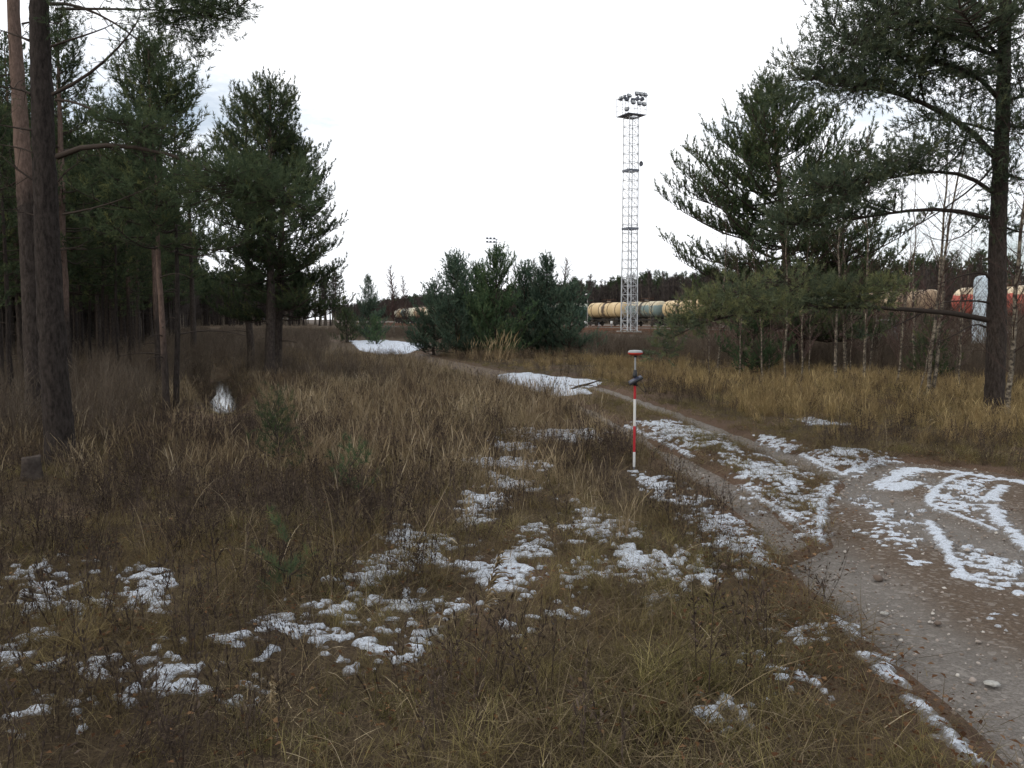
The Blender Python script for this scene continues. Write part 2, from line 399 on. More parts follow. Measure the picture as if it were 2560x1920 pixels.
me = mk_mesh('ground', np.stack([GX.ravel(), GY.ravel(), hz.ravel() - .085 * sstep(tsd, -.05, .2).ravel()], 1), [grid_quads(len(gx), len(gy))],
             {'litter': litter.ravel(), 'ballast': np.clip(ball, 0, 1).ravel()}, True, [M['soil']])
tag(link('ground', me), 'brown soil and litter under the meadow', kind='structure')

def sheet(name, off, X, Y, keep, mat, attrs=None):
    ny, nx = X.shape; Q = grid_quads(nx, ny)
    k = keep.ravel()[Q].any(1); Q = Q[k]
    used, inv = np.unique(Q.ravel(), return_inverse=True)
    V = np.stack([X.ravel(), Y.ravel(), off.ravel()], 1)[used]
    return link(name, mk_mesh(name, V, [inv.reshape(-1, 4)], {a: v.ravel()[used] for a, v in (attrs or {}).items()}, True, [mat]))
# dirt track: a shallow sheet that dips under the soil at its ragged edges
tx, ty = np.meshgrid(np.arange(-6, 14, .09), np.arange(2.6, 62, .09))
ts = track_sd(tx, ty); tsn = ts + .22 * fbm(tx, ty, 2.2, 61) + .10 * fbm(tx, ty, 9, 62)
zz = H(tx, ty) - .045 + np.clip(tsn * .3, -.05, .016) + .022 * fbm(tx, ty, 3, 63) * (tsn > 0)
wr = np.maximum(sstep(polysd(tx, ty, LEFT_RUT), -.15, .3), sstep(polysd(tx, ty, RIGHT_RUT), -.15, .25))
arm1 = linesd(tx, ty, Gp([(1900, 1310), (2050, 1420), (2200, 1560), (2400, 1700), (2700, 1950)]), 1.1)
arm2 = linesd(tx, ty, Gp([(2110, 1195), (2180, 1240), (2260, 1260), (2380, 1330), (2560, 1390), (2800, 1480)]), .8)
arm3 = linesd(tx, ty, Gp([(2110, 1195), (2250, 1165), (2420, 1225), (2470, 1260), (2560, 1330)]), .5)
wr = np.maximum(wr, sstep(np.maximum(np.maximum(arm1, arm2), arm3) + .3 * fbm(tx, ty, 1.3, 64), -.2, .25))
zz = zz - .022 * wr
tag(sheet('dirt_track', zz, tx, ty, tsn > -.12, M['track'], {'worn': wr}), 'rutted gravel track forking at the right', kind='structure')

# snow: (solid, patchy) polygons and lines, all laid out on the ground
SOLID, PATCHY, THIN = (.24, -.01), (.36, -.055), (.36, -.11)
SNOW = [
 ((.36, -.115), [(1851, 1209), (1930, 1178), (1965, 1172), (2013, 1190), (1990, 1220), (2050, 1231), (2066, 1206), (2090, 1200), (2075, 1228), (2058, 1272), (2055, 1350), (2006, 1313), (1927, 1258)]),
 (THIN, [(1830, 1192), (1870, 1160), (1930, 1150), (1970, 1178), (1900, 1205)]),
 (THIN, [(2006, 1134), (2061, 1162), (2106, 1182), (2130, 1180), (2171, 1162), (2243, 1152), (2195, 1140), (2102, 1119), (2061, 1126)]),
 (THIN, [(2329, 1246), (2380, 1192), (2500, 1192), (2440, 1240), (2440, 1285), (2384, 1278)]),
 (THIN, [(2367, 1348), (2418, 1362), (2487, 1386), (2560, 1417), (2640, 1440), (2620, 1490), (2560, 1475), (2460, 1451), (2429, 1437), (2398, 1410)]),
 (THIN, [(2170, 1268), (2253, 1268), (2262, 1307), (2268, 1372), (2284, 1402), (2243, 1380), (2200, 1330)]),
 (THIN, [(2150, 1238), (2185, 1250), (2180, 1265), (2150, 1258)]),
 ((.36, -.10), [(1738, 1262), (1810, 1268), (1877, 1330), (1930, 1399), (1899, 1414), (1833, 1379), (1777, 1324)]),
 (THIN, [(1590, 1185), (1680, 1215), (1760, 1262), (1770, 1310), (1690, 1260), (1610, 1230)]),
 (SOLID, [(1117, 1405), (1215, 1398), (1301, 1383), (1323, 1362), (1298, 1318), (1327, 1309), (1352, 1333), (1366, 1362), (1403, 1382), (1327, 1427), (1290, 1452), (1330, 1485), (1247, 1494), (1218, 1459), (1160, 1423)]),
 (SOLID, [(1171, 1238), (1240, 1246), (1247, 1266), (1206, 1268), (1200, 1309), (1172, 1309)]),
 (PATCHY, [(947, 1343), (1030, 1318), (1153, 1344), (1090, 1394), (972, 1434), (900, 1470), (870, 1450), (954, 1398), (1045, 1380)]),
 (PATCHY, [(1165, 1157), (1258, 1149), (1345, 1164), (1345, 1180), (1262, 1177), (1205, 1173)]),
 (PATCHY, [(1222, 1190), (1320, 1211), (1316, 1232), (1212, 1222)]),
 (PATCHY, [(1262, 1080), (1334, 1080), (1500, 1088), (1500, 1104), (1370, 1108), (1280, 1097)]), (PATCHY, [(1222, 1106), (1320, 1114), (1316, 1134), (1260, 1130)]),
 (PATCHY, [(1070, 1566), (1117, 1508), (1200, 1502), (1195, 1520), (1138, 1527), (1084, 1568)]),
 (PATCHY, [(1380, 1427), (1439, 1403), (1515, 1412), (1448, 1454), (1400, 1442)]), (PATCHY, [(1612, 1394), (1682, 1372), (1684, 1413), (1627, 1420), (1556, 1424)]),
 (PATCHY, [(1598, 1477), (1650, 1466), (1618, 1516)]), (PATCHY, [(968, 1592), (1080, 1578), (1004, 1616)]), (PATCHY, [(890, 1488), (1020, 1492), (1004, 1518), (874, 1516)]),
 (PATCHY, [(1362, 1485), (1442, 1492), (1418, 1540), (1394, 1538)]), (PATCHY, [(1278, 1568), (1320, 1540), (1330, 1566)]),
 (THIN, [(1540, 1370), (1700, 1372), (1860, 1440), (1700, 1450), (1560, 1440)]), (THIN, [(1440, 1260), (1560, 1300), (1560, 1380), (1440, 1350)]),
 (THIN, [(90, 1410), (180, 1420), (240, 1475), (190, 1545), (100, 1545), (50, 1525)]), (THIN, [(273, 1438), (410, 1418), (415, 1478), (345, 1563), (280, 1516)]),
 (PATCHY, [(285, 1738), (365, 1703), (371, 1645), (440, 1620), (434, 1680), (568, 1713), (560, 1740), (425, 1758)]),
 (PATCHY, [(480, 1704), (590, 1657), (549, 1607), (632, 1605), (625, 1645), (525, 1706)]), (PATCHY, [(644, 1592), (760, 1519), (936, 1502), (890, 1555), (806, 1600), (678, 1612)]),
 (PATCHY, [(850, 1668), (912, 1600), (945, 1626), (878, 1670)]), (PATCHY, [(944, 1644), (1001, 1594), (1084, 1576), (1010, 1634)]), (PATCHY, [(124, 1790), (200, 1760), (190, 1800)]),
 (THIN, [(200, 1670), (300, 1670), (300, 1690), (200, 1690)]), (THIN, [(0, 1640), (60, 1600), (80, 1680), (0, 1700)]),
 (PATCHY, [(1970, 1535), (2015, 1548), (2025, 1574), (1980, 1564)]), (PATCHY, [(1910, 1655), (1984, 1680), (1990, 1714), (1930, 1706)]), (SOLID, [(1828, 1785), (1877, 1780), (1880, 1827), (1850, 1810)]), (SOLID, [(1800, 1815), (1822, 1815), (1815, 1832)]),
 (PATCHY, [(2462, 1505), (2516, 1512), (2512, 1532), (2474, 1530)]), (SOLID, [(2505, 1555), (2520, 1560), (2528, 1574), (2512, 1570)]),
 (THIN, [(1595, 1058), (1699, 1056), (1788, 1088), (1830, 1116), (1736, 1131), (1680, 1104), (1614, 1078)]), (THIN, [(1800, 1110), (1860, 1140), (1920, 1140), (1860, 1180), (1790, 1150)]),
 (SOLID, [(1988, 1046), (2030, 1044), (2116, 1059), (2090, 1066), (2022, 1063)]), (THIN, [(1890, 1090), (1960, 1105), (1990, 1124), (1940, 1124)]),
]
SLINE = [
 ([(1850, 1208), (1927, 1258), (2006, 1313), (2055, 1350)], .06, .05), ([(2088, 1200), (2062, 1240), (2050, 1290), (2052, 1348)], .09, .05),
 ([(2006, 1134), (2061, 1162), (2108, 1182)], .09, .04), ([(2110, 1181), (2150, 1168), (2200, 1155), (2245, 1153)], .09, .05),
 ([(2198, 1214), (2236, 1186), (2281, 1168), (2350, 1171), (2418, 1178), (2487, 1190), (2560, 1200), (2640, 1212)], .15, .13), ([(2235, 1215), (2277, 1200)], .2, .12),
 ([(2418, 1178), (2377, 1190), (2350, 1210), (2329, 1235), (2322, 1252), (2384, 1276), (2435, 1295), (2487, 1315)], .09, .05),
 ([(2508, 1209), (2482, 1228), (2478, 1241)], .14, .06), ([(2478, 1257), (2490, 1279), (2508, 1303), (2532, 1317), (2560, 1345), (2620, 1390)], .12, .08),
 ([(2319, 1293), (2343, 1324), (2363, 1358), (2391, 1403), (2415, 1437)], .09, .06), ([(2264, 1749), (2314, 1772), (2353, 1819), (2392, 1865), (2431, 1900)], .075, .06),
 ([(2170, 1644), (2209, 1640)], .06, .05), ([(2205, 1671), (2220, 1690), (2260, 1714)], .07, .06), ([(2104, 1554), (2139, 1585)], .06, .05),
 ([(1562, 1062), (1591, 1075), (1643, 1101), (1677, 1116), (1732, 1145)], .07, .07),
]
def snow_field(x, y, spots, lines):
    m = np.full(x.shape, -.5)
    n1 = fbm(x, y, 2.4, 71, 2) * .5 + fbm(x * .8 + .05 * vnoise(x * 9, y * 9, 78), y + .05 * vnoise(x * 9, y * 9, 79), 7.5, 72, 3) * 1.15 + fbm(x * .8, y, 23, 73, 1) * 1.2
    for (A, b), P in spots:
        P = Gp(P) if abs(P[0][0]) > 60 or abs(P[0][1]) > 300 else P
        P = np.array(P); lo, hi = P.min(0) - .4, P.max(0) + .4
        k = (x > lo[0]) & (x < hi[0]) & (y > lo[1]) & (y < hi[1])
        if not k.any(): continue
        sdv = np.clip(polysd(x[k], y[k], P), -.4, .10)
        m[k] = np.maximum(m[k], sdv * 1.2 + A * 1.6 * n1[k] + b - .02)
    for P, w, a in lines:
        P = np.array(Gp(P)); lo, hi = P.min(0) - .4, P.max(0) + .4
        k = (x > lo[0]) & (x < hi[0]) & (y > lo[1]) & (y < hi[1])
        if not k.any(): continue
        m[k] = np.maximum(m[k], linesd(x[k], y[k], P, w * (.75 + 1.1 * vnoise(x[k] * 2.3, y[k] * 2.3, 77))) * 2.0 + a * 2.1 * n1[k] + .0)
    return m
xs_, ys_ = np.meshgrid(np.arange(-6.6, 10.5, .0205), np.arange(3.2, 19.5, .0205))
sm = snow_field(xs_, ys_, SNOW, SLINE)
def dips(x, y): return -.045 * sstep(track_sd(x, y), -.1, .1)
zs = H(xs_, ys_) + dips(xs_, ys_) + .010 * sstep(track_sd(xs_, ys_), -.3, .1) + .004 + .013 * (1 - sstep(track_sd(xs_, ys_), -.5, -.1)) * sstep(sm, -.04, .22) + np.clip(sm * .25, -.05, .011) + .012 * fbm(xs_, ys_, 12, 75, 3) * (sm > 0)
tag(sheet('snow', zs, xs_, ys_, sm > -.04, M['snow'], {'depth': np.clip(sm / .16, 0, 1)}), 'thin broken snow left among grass and wheel ruts', kind='stuff')
FARSNOW = [(SOLID, [(1240, 937), (1283, 931), (1367, 938), (1475, 952), (1510, 962), (1458, 967), (1432, 964), (1480, 986), (1393, 991), (1312, 968), (1250, 950)]),
           (SOLID, [(878, 852), (970, 852), (1075, 861), (1022, 881), (947, 886), (905, 877)])]
xf, yf = np.meshgrid(np.arange(-16, 4, .12), np.arange(20, 80, .12))
nf1 = fbm(xf, yf, 1.2, 81) * .5 + fbm(xf, yf, 5, 82) * .8
sf = np.full(xf.shape, -1.)
for _, P in FARSNOW: sf = np.maximum(sf, np.clip(polysd(xf, yf, Gp(P)), -1, .25) + .62 * nf1 - .02)
rutl = linesd(xf, yf, Gp([(1240, 940), (1330, 948), (1454, 966)]), .16)
sf = np.where(rutl > -.05, np.minimum(sf, -.06 + .2 * nf1), sf)
zf = H(xf, yf) + dips(xf, yf) + .016 + np.clip(sf * .3, -.06, .05)
tag(sheet('snow', zf, xf, yf, sf > -.15, M['snow'], {'depth': np.clip(.5 + sf, 0, 1)}), 'snow lying on the far stretch of the track', kind='stuff')
# snow streak by the railway bank
xr, yr = np.meshgrid(np.arange(-2, 40, .25), np.arange(44, 92, .25))
sr = np.minimum(.6 - np.abs(rail_n(xr, yr) - 34.4), 0.6) + 1.6 * fbm(xr, yr, .35, 91) - .45
zr = H(xr, yr) + .03 + np.clip(sr * .2, -.2, .06)
tag(sheet('snow', zr, xr, yr, sr > -.3, M['snow'], {'depth': np.clip(.5 + sr, 0, 1)}), 'old snow streaks along the foot of the railway bank', kind='stuff')

# ditch water
m_, t_, o_ = new_mat('ditch_water'); p_ = N(t_, 'ShaderNodeBsdfPrincipled'); p_.inputs['Base Color'].default_value = (.012, .011, .009, 1)
p_.inputs['Roughness'].default_value = .03; p_.inputs['Specular IOR Level'].default_value = .9; p_.inputs['IOR'].default_value = 1.33
b_ = N(t_, 'ShaderNodeBump'); b_.inputs['Strength'].default_value = .12; b_.inputs['Distance'].default_value = .01
t_.links.new(noise(t_, 5, 3), b_.inputs['Height']); t_.links.new(b_.outputs[0], p_.inputs['Normal']); t_.links.new(p_.outputs[0], o_.inputs[0])
wv = [RN * (.25 + a) + RU * b for b in (20, 62) for a in (-1.4, 1.4)]
me = mk_mesh('water', [(v[0], v[1], -.70) for v in wv], [np.array([(0, 1, 3, 2)])], None, False, [m_])
tag(link('water', me), 'still water in the ditch reflecting the sky', kind='structure')
# ------------------------------------------------------------------ trees
def unit(v): return v / (np.linalg.norm(v, axis=-1, keepdims=True) + 1e-9)
def perp(d):
    ref = np.where(np.abs(d[:, 2:3]) > .9, np.array([1., 0, 0]), np.array([0, 0, 1.]))
    a = unit(np.cross(d, ref)); return a, np.cross(d, a)
def needles(rng, P, D, L, n, nl, w, tint):
    """brushes of needles round shoots at P along D, L long"""
    m = len(P); a, b = perp(D)
    u = rng.random((m, n)) ** .8; ph = rng.random((m, n)) * 2 * math.pi
    al = np.radians(rng.uniform(34, 74, (m, n)) - 26 * u)
    base = P[:, None] + D[:, None] * (L[:, None] * u)[..., None]
    side_ = np.cos(ph)[..., None] * a[:, None] + np.sin(ph)[..., None] * b[:, None]
    nd = np.cos(al)[..., None] * D[:, None] + np.sin(al)[..., None] * side_
    ln = (nl * rng.uniform(.75, 1.2, (m, n)))[..., None]
    tip = base + nd * ln
    t = np.cross(nd, np.cross(nd, side_) + rng.normal(0, .4, nd.shape)); t = unit(t) * (w / 2)
    V = np.stack([base - t, base + t, tip], 2).reshape(-1, 3)
    F = np.arange(m * n * 3).reshape(-1, 3)
    return V, F, np.repeat(np.repeat(tint[:, None], n, 1).ravel(), 3)
class Tree:
    def __init__(s, seed):
        s.rng = np.random.default_rng(seed); s.tb = {}; s.sp, s.sd, s.sl, s.st = [], [], [], []
    def tube(s, P, R):
        s.tb.setdefault(len(P), []).append((np.asarray(P, float), np.asarray(R, float)))
    def shoots(s, P, D, L, T):
        s.sp.append(P); s.sd.append(D); s.sl.append(L); s.st.append(T)
    def wood(s, sides):
        V, F, n = [], [], 0
        for k, L in s.tb.items():
            v, q = tubes(np.stack([p for p, _ in L]), np.stack([r for _, r in L]), sides); V.append(v); F.append(q + n); n += len(v)
        return np.concatenate(V), np.concatenate(F)
    def foliate(s, pts, r0, uf, tw_len, tw_sp, sh_sp, sh_len, up, twigs=True, dens=1.0, spread=60):
        """twigs and shoots on the outer part of a limb given by points"""
        rng = s.rng; pts = np.asarray(pts, float); seg = np.linalg.norm(np.diff(pts, axis=0), axis=1); L = seg.sum()
        cu = np.concatenate([[0], np.cumsum(seg)]) / L
        tw_sp, sh_sp = tw_sp * .68, sh_sp * .56
        n = max(2, int(L * (1 - uf) / tw_sp)); us = uf + (1 - uf) * (np.arange(n) + rng.random(n)) / n
        p = np.stack([np.interp(us, cu, pts[:, i]) for i in range(3)], 1)
        q = np.stack([np.interp(np.minimum(us + .03, 1.0), cu, pts[:, i]) for i in range(3)], 1) - np.stack([np.interp(us - .02, cu, pts[:, i]) for i in range(3)], 1)
        T = unit(q); S = unit(np.cross(T, np.array([0, 0, 1.]))); sg = np.where(np.arange(n) % 2, 1, -1)[:, None]
        ang = np.radians(rng.normal(spread, 14, n))[:, None]
        d = unit(np.cos(ang) * T + np.sin(ang) * S * sg + np.array([0, 0, 1.]) * rng.normal(up * .6, .22, (n, 1)))
        tl = np.clip(tw_len * (1.15 - .75 * us) * rng.uniform(.6, 1.25, n), .12, 9)
        p = np.concatenate([p, pts[-1:]]); d = np.concatenate([d, unit(T[-1:] + np.array([[0, 0, up]]))]); tl = np.append(tl, tw_len * .45)
        for i in range(len(p)):
            k = max(1, int(tl[i] / sh_sp)); uu = (np.arange(k) + .6 * rng.random(k) + .4) / k
            bend = np.array([0, 0, up * .35 * tl[i]])
            sp = p[i] + d[i] * (tl[i] * uu)[:, None] + bend * (uu ** 2)[:, None]
            sdn = unit(d[i] + rng.normal(0, .55, (k, 3)) + np.array([0, 0, up]))
            tint = np.clip(rng.normal(.5, .16) + rng.normal(0, .12, k) + .25 * (uu - .5), 0, 1)
            s.shoots(sp, sdn, sh_len * rng.uniform(.7, 1.3, k), tint)
            if twigs and tl[i] > .3:
                e = p[i] + d[i] * tl[i] + bend
                s.tube([p[i], (p[i] + e) / 2 - bend * .2, e], [r0 * .32 + .002, r0 * .22 + .002, .002])
    def finish(s, root, sides, nn, nl, w, bark, leaf, trunkV=None, upattr=None, names=('trunk', 'crown', 'limb')):
        out = []
        if trunkV is not None:
            V, Q, up = trunkV; out.append(link(names[0], mk_mesh(names[0], V, [Q], {'up': up}, True, [bark]), root))
        if s.tb:
            V, Q = s.wood(sides); out.append(tag(link(names[2], mk_mesh(names[2], V, [Q], None, True, [M['bark_limb'] if bark not in (M['birch'],) else M['twig']]), root), kind='stuff'))
        if s.sp:
            V, F, T = needles(s.rng, np.concatenate(s.sp), np.concatenate(s.sd), np.concatenate(s.sl), nn, nl, w, np.concatenate(s.st))
            out.append(link(names[1], mk_mesh(names[1], V, [F], {'tint': T}, False, [leaf]), root))
        return out
def trunk_curve(rng, Ht, lean, wob=.05, k=16):
    t = np.linspace(0, 1, k); wx = np.cumsum(rng.normal(0, wob / 4, k)); wy = np.cumsum(rng.normal(0, wob / 4, k)); wx -= wx[0]; wy -= wy[0]
    return np.stack([lean[0] * t ** 1.2 + wx, lean[1] * t ** 1.2 + wy, t * Ht], 1)
def trunk_mesh(rng, C, r, sides=14, rows=40, flare=.35, rough=.05, top=.12, orange=(.45, .8)):
    t = np.linspace(0, 1, rows); tt = np.linspace(0, 1, len(C))
    P = np.stack([np.interp(t, tt, C[:, i]) for i in range(3)], 1); P[0, 2] -= .25
    Rr = r * (top + (1 - top) * (1 - t) ** .85) + r * flare * np.exp(-P[:, 2] / .22)
    V, Q = tubes(P[None], Rr[None], sides); V = V.reshape(rows, sides, 3)
    n = rng.normal(0, 1, (rows, sides)); n = (n + np.roll(n, 1, 0) + .5 * np.roll(n, 1, 1)) / 2
    V = P[:, None] + (V - P[:, None]) * (1 + rough * n[..., None])
    return V.reshape(-1, 3), Q, np.repeat(sstep(t, *orange), sides)
def at_t(C, t): return np.array([np.interp(t, np.linspace(0, 1, len(C)), C[:, i]) for i in range(3)])

def pine(seed, loc, Ht, r, base, prof, lean=(0, 0), sp=.42, nb=(4, 6), e0=(5, 48), nn=14, nl=.075, w=.012, tw=.55, tsp=.15, ssp=.13, slen=.17, up=.55,
         bark='bark', leaf='needle', label=None, group=None, dead=0, name='pine_tree', uf=.25, extra=None, orange=(.4, .75), sides=4, az0=None, jit=.25, rz=0.0, category='tree'):
    """loc None gives a source tree at the origin; prof(t): limb length at relative height t of the crown"""
    s = Tree(seed); rng = s.rng; C = trunk_curve(rng, Ht, lean)
    root = empty(name, loc if loc is not None else (0, 0, 0), rz, label, category, group)
    z = base * Ht
    while z < Ht - .12:
        t = (z / Ht - base) / (1 - base); L0 = prof(t)
        for j in range(rng.integers(*nb)):
            a = rng.random() * 2 * math.pi; L = L0 * rng.uniform(1 - jit * 1.4, 1 + jit)
            el = math.radians(e0[0] + (e0[1] - e0[0]) * t + rng.normal(0, 7))
            p0 = at_t(C, min(1, (z + rng.normal(0, .08)) / Ht)); u = np.linspace(0, 1, 6)
            hd = np.array((math.cos(a), math.sin(a))); sd2 = np.array((-hd[1], hd[0])) * rng.normal(0, .12) * L
            rad = L * math.cos(el) * u; zz_ = L * math.sin(el) * u + L * (.30 * up) * u ** 2.4 - .05 * L * np.sin(u * math.pi)
            P = np.stack([p0[0] + hd[0] * rad + sd2[0] * u ** 2, p0[1] + hd[1] * rad + sd2[1] * u ** 2, p0[2] + zz_], 1)
            rb = max(.006, .011 * L + .004); s.tube(P, np.linspace(rb, .003, 6))
            s.foliate(P, rb, uf if L > .8 else .05, tw * min(1, .35 + L / 2.2), tsp, ssp, slen, up)
        z += sp * rng.uniform(.75, 1.2) * (1.15 - .5 * t)
    s.foliate(C[-3:], .01, .3, .25, .1, .1, slen, .9)
    for i in range(dead):
        z = rng.uniform(.12, base + .1) * Ht; a = rng.random() * 6.28; L = rng.uniform(.3, 1.4); p0 = at_t(C, z / Ht); u = np.linspace(0, 1, 6)
        s.tube(np.stack([p0[0] + math.cos(a) * L * u, p0[1] + math.sin(a) * L * u, p0[2] + L * (.25 * u - .3 * u ** 2)], 1), np.linspace(.014, .003, 6))
    if extra: extra(s, C)
    s.finish(root, sides, int(nn * 1.35), nl * 1.15, w * 1.75, M[bark], M[leaf], trunk_mesh(rng, C, r, orange=orange))
    return root
def cone(rb, k=1.0, tip=.12): return lambda t: tip + (rb - tip) * (1 - t) ** k
def egg(rm, tm=.35, b=.55): return lambda t: rm * (b + (1 - b) * t / tm if t < tm else (max(0, 1 - ((t - tm) / (1 - tm)) ** 1.5)) * .92 + .08)
def place(px, d, z=None):
    X = (px - 1280) / FPX * d
    return (X, d, Hs(X, d) if z is None else z)

def limb(s, C, px_pts, d0, d1, r, uf, tw=.5, up=.4, tsp=.13, ssp=.12, slen=.17, taper=.12, loc=None):
    """a limb of a near pine measured off the photograph; its depth runs from d0 to d1"""
    k = len(px_pts); P = []
    for i, (px, py) in enumerate(px_pts): P.append(AT(px, py, d0 + (d1 - d0) * i / (k - 1)) - np.array(loc))
    P = np.array(P); t = np.linspace(0, 1, k); tt = np.linspace(0, 1, 9); Q = []
    for i in range(3):
        c = np.polyfit(t, P[:, i], min(3, k - 1)); Q.append(np.polyval(c, tt))
    Q = np.stack(Q, 1); Q[0] = P[0]
    s.tube(Q, r * (1 - (1 - taper) * tt))
    if uf < 1: s.foliate(Q, r, uf, tw, tsp, ssp, slen, up)
    for q in range(int(4 + 3 * np.linalg.norm(Q[-1] - Q[0]))):          # bare twiglets
        u = s.rng.uniform(.15, min(.98, uf + .2)); p = np.array([np.interp(u, tt, Q[:, i]) for i in range(3)]); dv = unit(s.rng.normal(0, 1, 3) + np.array([.3, 0, .1])) * s.rng.uniform(.08, .35)
        s.tube([p, p + dv * .5 + .02 * s.rng.normal(0, 1, 3), p + dv], [.006, .004, .002])
def clump(s, px, py, d, loc, size, n, slen=.17, tint=.45):
    """a loose ball of shoots at a measured place on the tree"""
    rng = s.rng; c = AT(px, py, d) - np.array(loc)
    P = c + np.clip(rng.normal(0, 1, (n, 3)), -1.5, 1.5) * np.array(size) * .5
    D = unit((P - c) / np.array(size) + rng.normal(0, .5, (n, 3)) + np.array([0, 0, .6]))
    s.shoots(P, D, slen * rng.uniform(.7, 1.3, n), np.clip(rng.normal(tint, .18, n), 0, 1))
    for i in range(0, n, 7): s.tube([c + (P[i] - c) * .15, (c + P[i]) / 2 + .02, P[i]], [.007, .005, .003])

# --- front pine on the left: only its bare trunk and lower limbs are in the picture
d = 11.4; l1 = place(143, d)
s = Tree(101); rng = s.rng
C = np.array([AT(143, 1162, d), AT(133, 900, d), AT(118, 600, d), AT(108, 330, d), AT(99, 60, d), AT(93, -150, d), AT(86, -420, d), AT(80, -800, d)]) - np.array(l1); C[0] = 0
root = empty('pine_tree', l1, 0, 'tall dark-trunked pine, the nearest tree at the left, its bare limbs reaching right', 'tree')
LM = [([(125, 10), (211, 19), (270, 55), (359, 106), (385, 150)], d - .3, .024, .86, .3), ([(139, 23), (253, 20), (338, 27), (420, 24), (500, 30)], d - .5, .02, .72, .4),
      ([(127, 116), (203, 91), (262, 70), (312, 42)], d - .4, .016, 2, .3), ([(131, 236), (224, 181), (295, 122), (342, 55), (350, 20)], d - .5, .024, 2, .3),
      ([(139, 249), (203, 261), (253, 287), (321, 321), (360, 345)], d - 1.0, .020, .78, .3), ([(143, 392), (211, 367), (287, 363), (380, 376), (464, 405), (532, 422), (640, 480), (690, 515)], d - 1.6, .040, .72, .42),
      ([(143, 456), (181, 418), (249, 376)], d, .012, 2, .3), ([(156, 536), (253, 515), (338, 485), (413, 447)], d - .4, .015, .8, .4), ([(150, 625), (220, 612)], d, .010, 2, .3),
      ([(72, 101), (30, 85), (-40, 62)], d + .1, .020, 2, .3), ([(76, 236), (38, 222), (-60, 210)], d, .022, .5, .5), ([(80, 325), (20, 316), (-60, 300)], d, .018, .6, .5), ([(88, 452), (40, 420), (-30, 360)], d - .2, .018, 2, .3),
      ([(88, 384), (30, 366), (-40, 360)], d, .016, 2, .3), ([(93, 540), (20, 520)], d, .012, 2, .3), ([(118, -60), (300, -60), (480, 5), (600, 15)], d - .8, .026, .45, .7), ([(110, -200), (330, -230), (560, -90)], d, .03, .35, .8)]
for pts, d1, r, uf, tw in LM: limb(s, C, pts, d - .05, d1, r, uf, tw, .25, .09, .085, .15, loc=l1)
for (px, py, dd, sz, n) in [(410, 22, 10.9, (.7, .5, .22), 130), (500, 35, 10.8, (.55, .5, .25), 110), (430, 60, 10.9, (.45, .4, .2), 60), (535, 45, 10.7, (.25, .3, .2), 40), (500, 95, 10.8, (.16, .2, .25), 26), (498, 138, 10.8, (.14, .2, .22), 20), (585, 5, 10.6, (.25, .3, .14), 30),
                            (350, 325, 10.5, (.5, .5, .2), 90), (300, 305, 10.5, (.4, .4, .16), 60), (620, 470, 10, (.9, .6, .30), 260), (560, 450, 10, (.6, .6, .25), 150), (700, 500, 9.9, (.5, .5, .3), 120), (150, 55, 11.4, (.18, .3, .3), 40), (420, 140, 10.9, (.12, .12, .08), 10), (290, 165, 11, (.2, .2, .1), 14)]:
    clump(s, px, py, dd, l1, sz, int(n * 1.7), .11)
s.finish(root, 6, 17, .066, .0085, M['bark_dark'], M['needle'], trunk_mesh(rng, C, .185, 26, 150, .28, .045, .3, (.75, 1.2)))
# --- second pine behind it, reddish higher up
d = 15.5; l2 = place(85, d); s = Tree(102); rng = s.rng
C = np.array([AT(85, 1066, d), AT(78, 750, d), AT(62, 450, d), AT(48, 250, d), AT(35, 60, d), AT(28, -200, d), AT(20, -600, d)]) - np.array(l2); C[0] = 0
root = empty('pine_tree', l2, 0, 'pine with an orange-brown upper trunk close behind the nearest dark pine', 'tree')
for pts, d1, r, uf, tw in [([(55, 60), (100, 55), (150, 60), (165, 70)], d, .02, .4, .5), ([(50, 180), (10, 190), (-40, 210)], d, .02, .3, .6), ([(60, 440), (10, 470), (-50, 480)], d, .02, .3, .6), ([(35, 0), (120, -20), (200, 30)], d, .02, .3, .6)]:
    limb(s, C, pts, d, d1, r, uf, tw, .3, loc=l2)
for (px, py, sz, n) in [(155, 45, (.4, .4, .6), 70), (150, 110, (.3, .3, .35), 40), (10, 240, (.5, .6, .5), 80), (10, 440, (.5, .6, .3), 50)]: clump(s, px, py, d, l2, sz, n, .14)
s.finish(root, 5, 14, .06, .008, M['bark_red'], M['needle'], trunk_mesh(rng, C, .172, 20, 110, .25, .04, .35, (.22, .42)))

